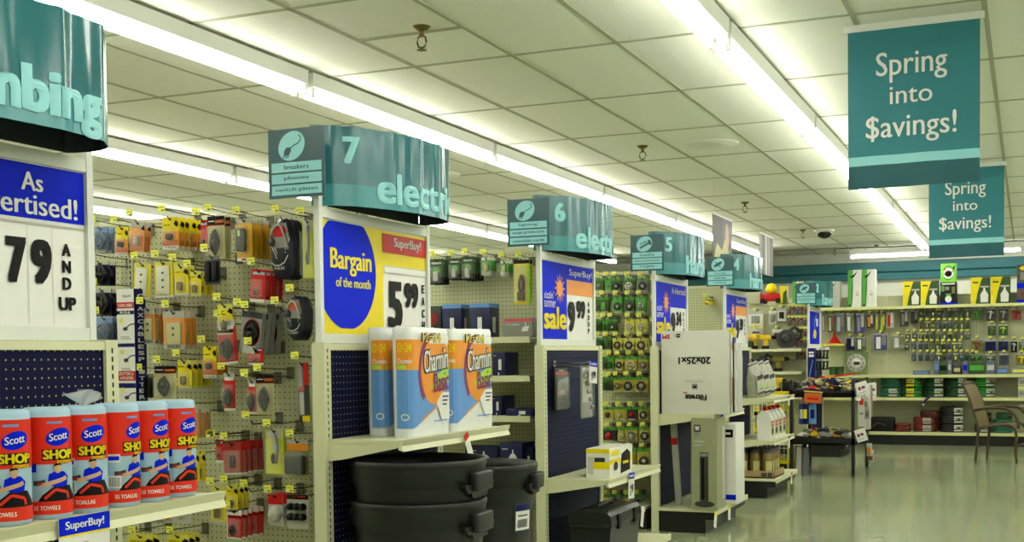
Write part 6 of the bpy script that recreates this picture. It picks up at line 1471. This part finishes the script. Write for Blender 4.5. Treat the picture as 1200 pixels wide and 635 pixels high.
for i, (x0, y0) in enumerate(((1193, 441), (1193, 453))):
    a = atY(x0, y0, YW-.4); carton('grey_white_carton', f'grey and white carton at the right shelf end, {["upper", "lower"][i]} one', a.x, YW-.42, z3+.0008+(.155 if i == 0 else 0), .16, .2, .15, LGREY, lambda P, W, H: (P.rect(W*.1, H*.2, W*.9, H*.6, GREY, 1), P.rect(0, H*.8, W, H, YELL, 1)), None, group='grey white cartons')
m = MB(); m.tube([(0, 0, 0), (.03, 0, .05), (.09, -.0, .10)], .014, DBLUE, 8); m.lathe([(.016, -.02), (.012, 0)], WHITE, (0, 0, 0), 8, 'z'); p = atY(1082, 472, YW-.49); o = m.obj('blue_hose_tie', loc=(p.x, YW-.49, p.z-.01)); tag(o, 'blue tie with white tip dangling over the hose shelf edge', 'tie')

# ================================================================== patio chair and table
CB = M('bronze_patio_frame', (.26, .21, .12), .4, metal=.3); SL = M('tan_sling', (.42, .36, .22), .6)
def P3(px, py, Y): return atY(px, py, Y)
YA, YBk = 15.10, 15.60
t = thing('patio_chair', 'brown patio armchair with tan sling facing the glass table', 'chair', (-.40, YA, 0), rz=-.22)
def rx(x): return x+.40
prof_leg_r = [(-.565, 0), (-.545, .25), (-.535, .40)]
back = [(-.535, .40), (-.58, .55), (-.64, .75), (-.70, .88), (-.715, .91)]
seat = [(-.535, .40), (-.40, .425), (-.25, .44), (-.17, .43), (-.125, .39), (-.11, .30)]
fl = [(-.11, .30), (-.12, .12), (-.105, 0)]
arm = [(-.60, .60), (-.45, .635), (-.25, .635), (-.17, .60), (-.10, .50), (-.09, .40)]
for y in (.0, YBk-YA):
    for nm, pth in (('rear_leg', prof_leg_r), ('back_post', back), ('seat_rail', seat), ('front_leg', fl), ('armrest', arm)):
        m = MB(); m.tube([(rx(a), y, b) for a, b in spline(pth, 4)], .016 if nm != 'armrest' else .019, CB, 8); m.obj(nm, t)
m = MB(); pts = spline(back, 5); vs = [(rx(a)+.004, y, b) for a, b in pts for y in (.01, YBk-YA-.01)]; vs += [(rx(a)+.010, y, b) for a, b in pts for y in (.01, YBk-YA-.01)]
n = len(pts); m.add(vs, [(2*i, 2*i+2, 2*i+3, 2*i+1) for i in range(n-1)]+[(2*n+2*i, 2*n+2*i+2, 2*n+2*i+3, 2*n+2*i+1) for i in range(n-1)], SL, True); m.obj('back_sling', t)
m = MB(); pts = spline(seat[:4], 5); vs = [(rx(a), y, b+.002) for a, b in pts for y in (.01, YBk-YA-.01)]+[(rx(a), y, b-.006) for a, b in pts for y in (.01, YBk-YA-.01)]
n = len(pts); m.add(vs, [(2*i, 2*i+2, 2*i+3, 2*i+1) for i in range(n-1)]+[(2*n+2*i, 2*n+2*i+2, 2*n+2*i+3, 2*n+2*i+1) for i in range(n-1)], SL, True); m.obj('seat_sling', t)
m = MB(); m.tube([(rx(-.715), 0, .91), (rx(-.72), (YBk-YA)/2, .925), (rx(-.715), YBk-YA, .91)], .020, CB, 8); m.obj('top_rail', t)
m = MB(); m.tube([(rx(-.12), 0, .2), (rx(-.12), YBk-YA, .2)], .010, CB, 8); m.obj('stretcher', t)
pt = P3(1182, 476, 16.3)
t = thing('patio_table', 'round glass topped patio table at the right picture edge', 'table', (pt.x+.55, 16.3, 0))
MB().lathe([(.55, pt.z-.006), (.55, pt.z+.006)], M('frosted_glass_top', (.55, .58, .50), .15, alpha=.75), seg=48).obj('table_top', t)
MB().tube([(.55*math.cos(2*PI*i/40), .55*math.sin(2*PI*i/40), pt.z) for i in range(40)], .014, CB, 8, True).obj('table_rim', t)
for k in range(4):
    a_ = PI/4+k*PI/2; c, s_ = math.cos(a_), math.sin(a_); m = MB()
    m.tube([(r_*c, r_*s_, z) for r_, z in spline([(.50, pt.z-.01), (.30, .45), (.22, .3), (.30, .15), (.46, .012)], 5)], .014, CB, 8); m.obj('leg', t)
MB().tube([(.23*math.cos(2*PI*i/30), .23*math.sin(2*PI*i/30), .3) for i in range(30)], .010, CB, 8, True).obj('leg_ring', t)
print('LABELS', len(USED))
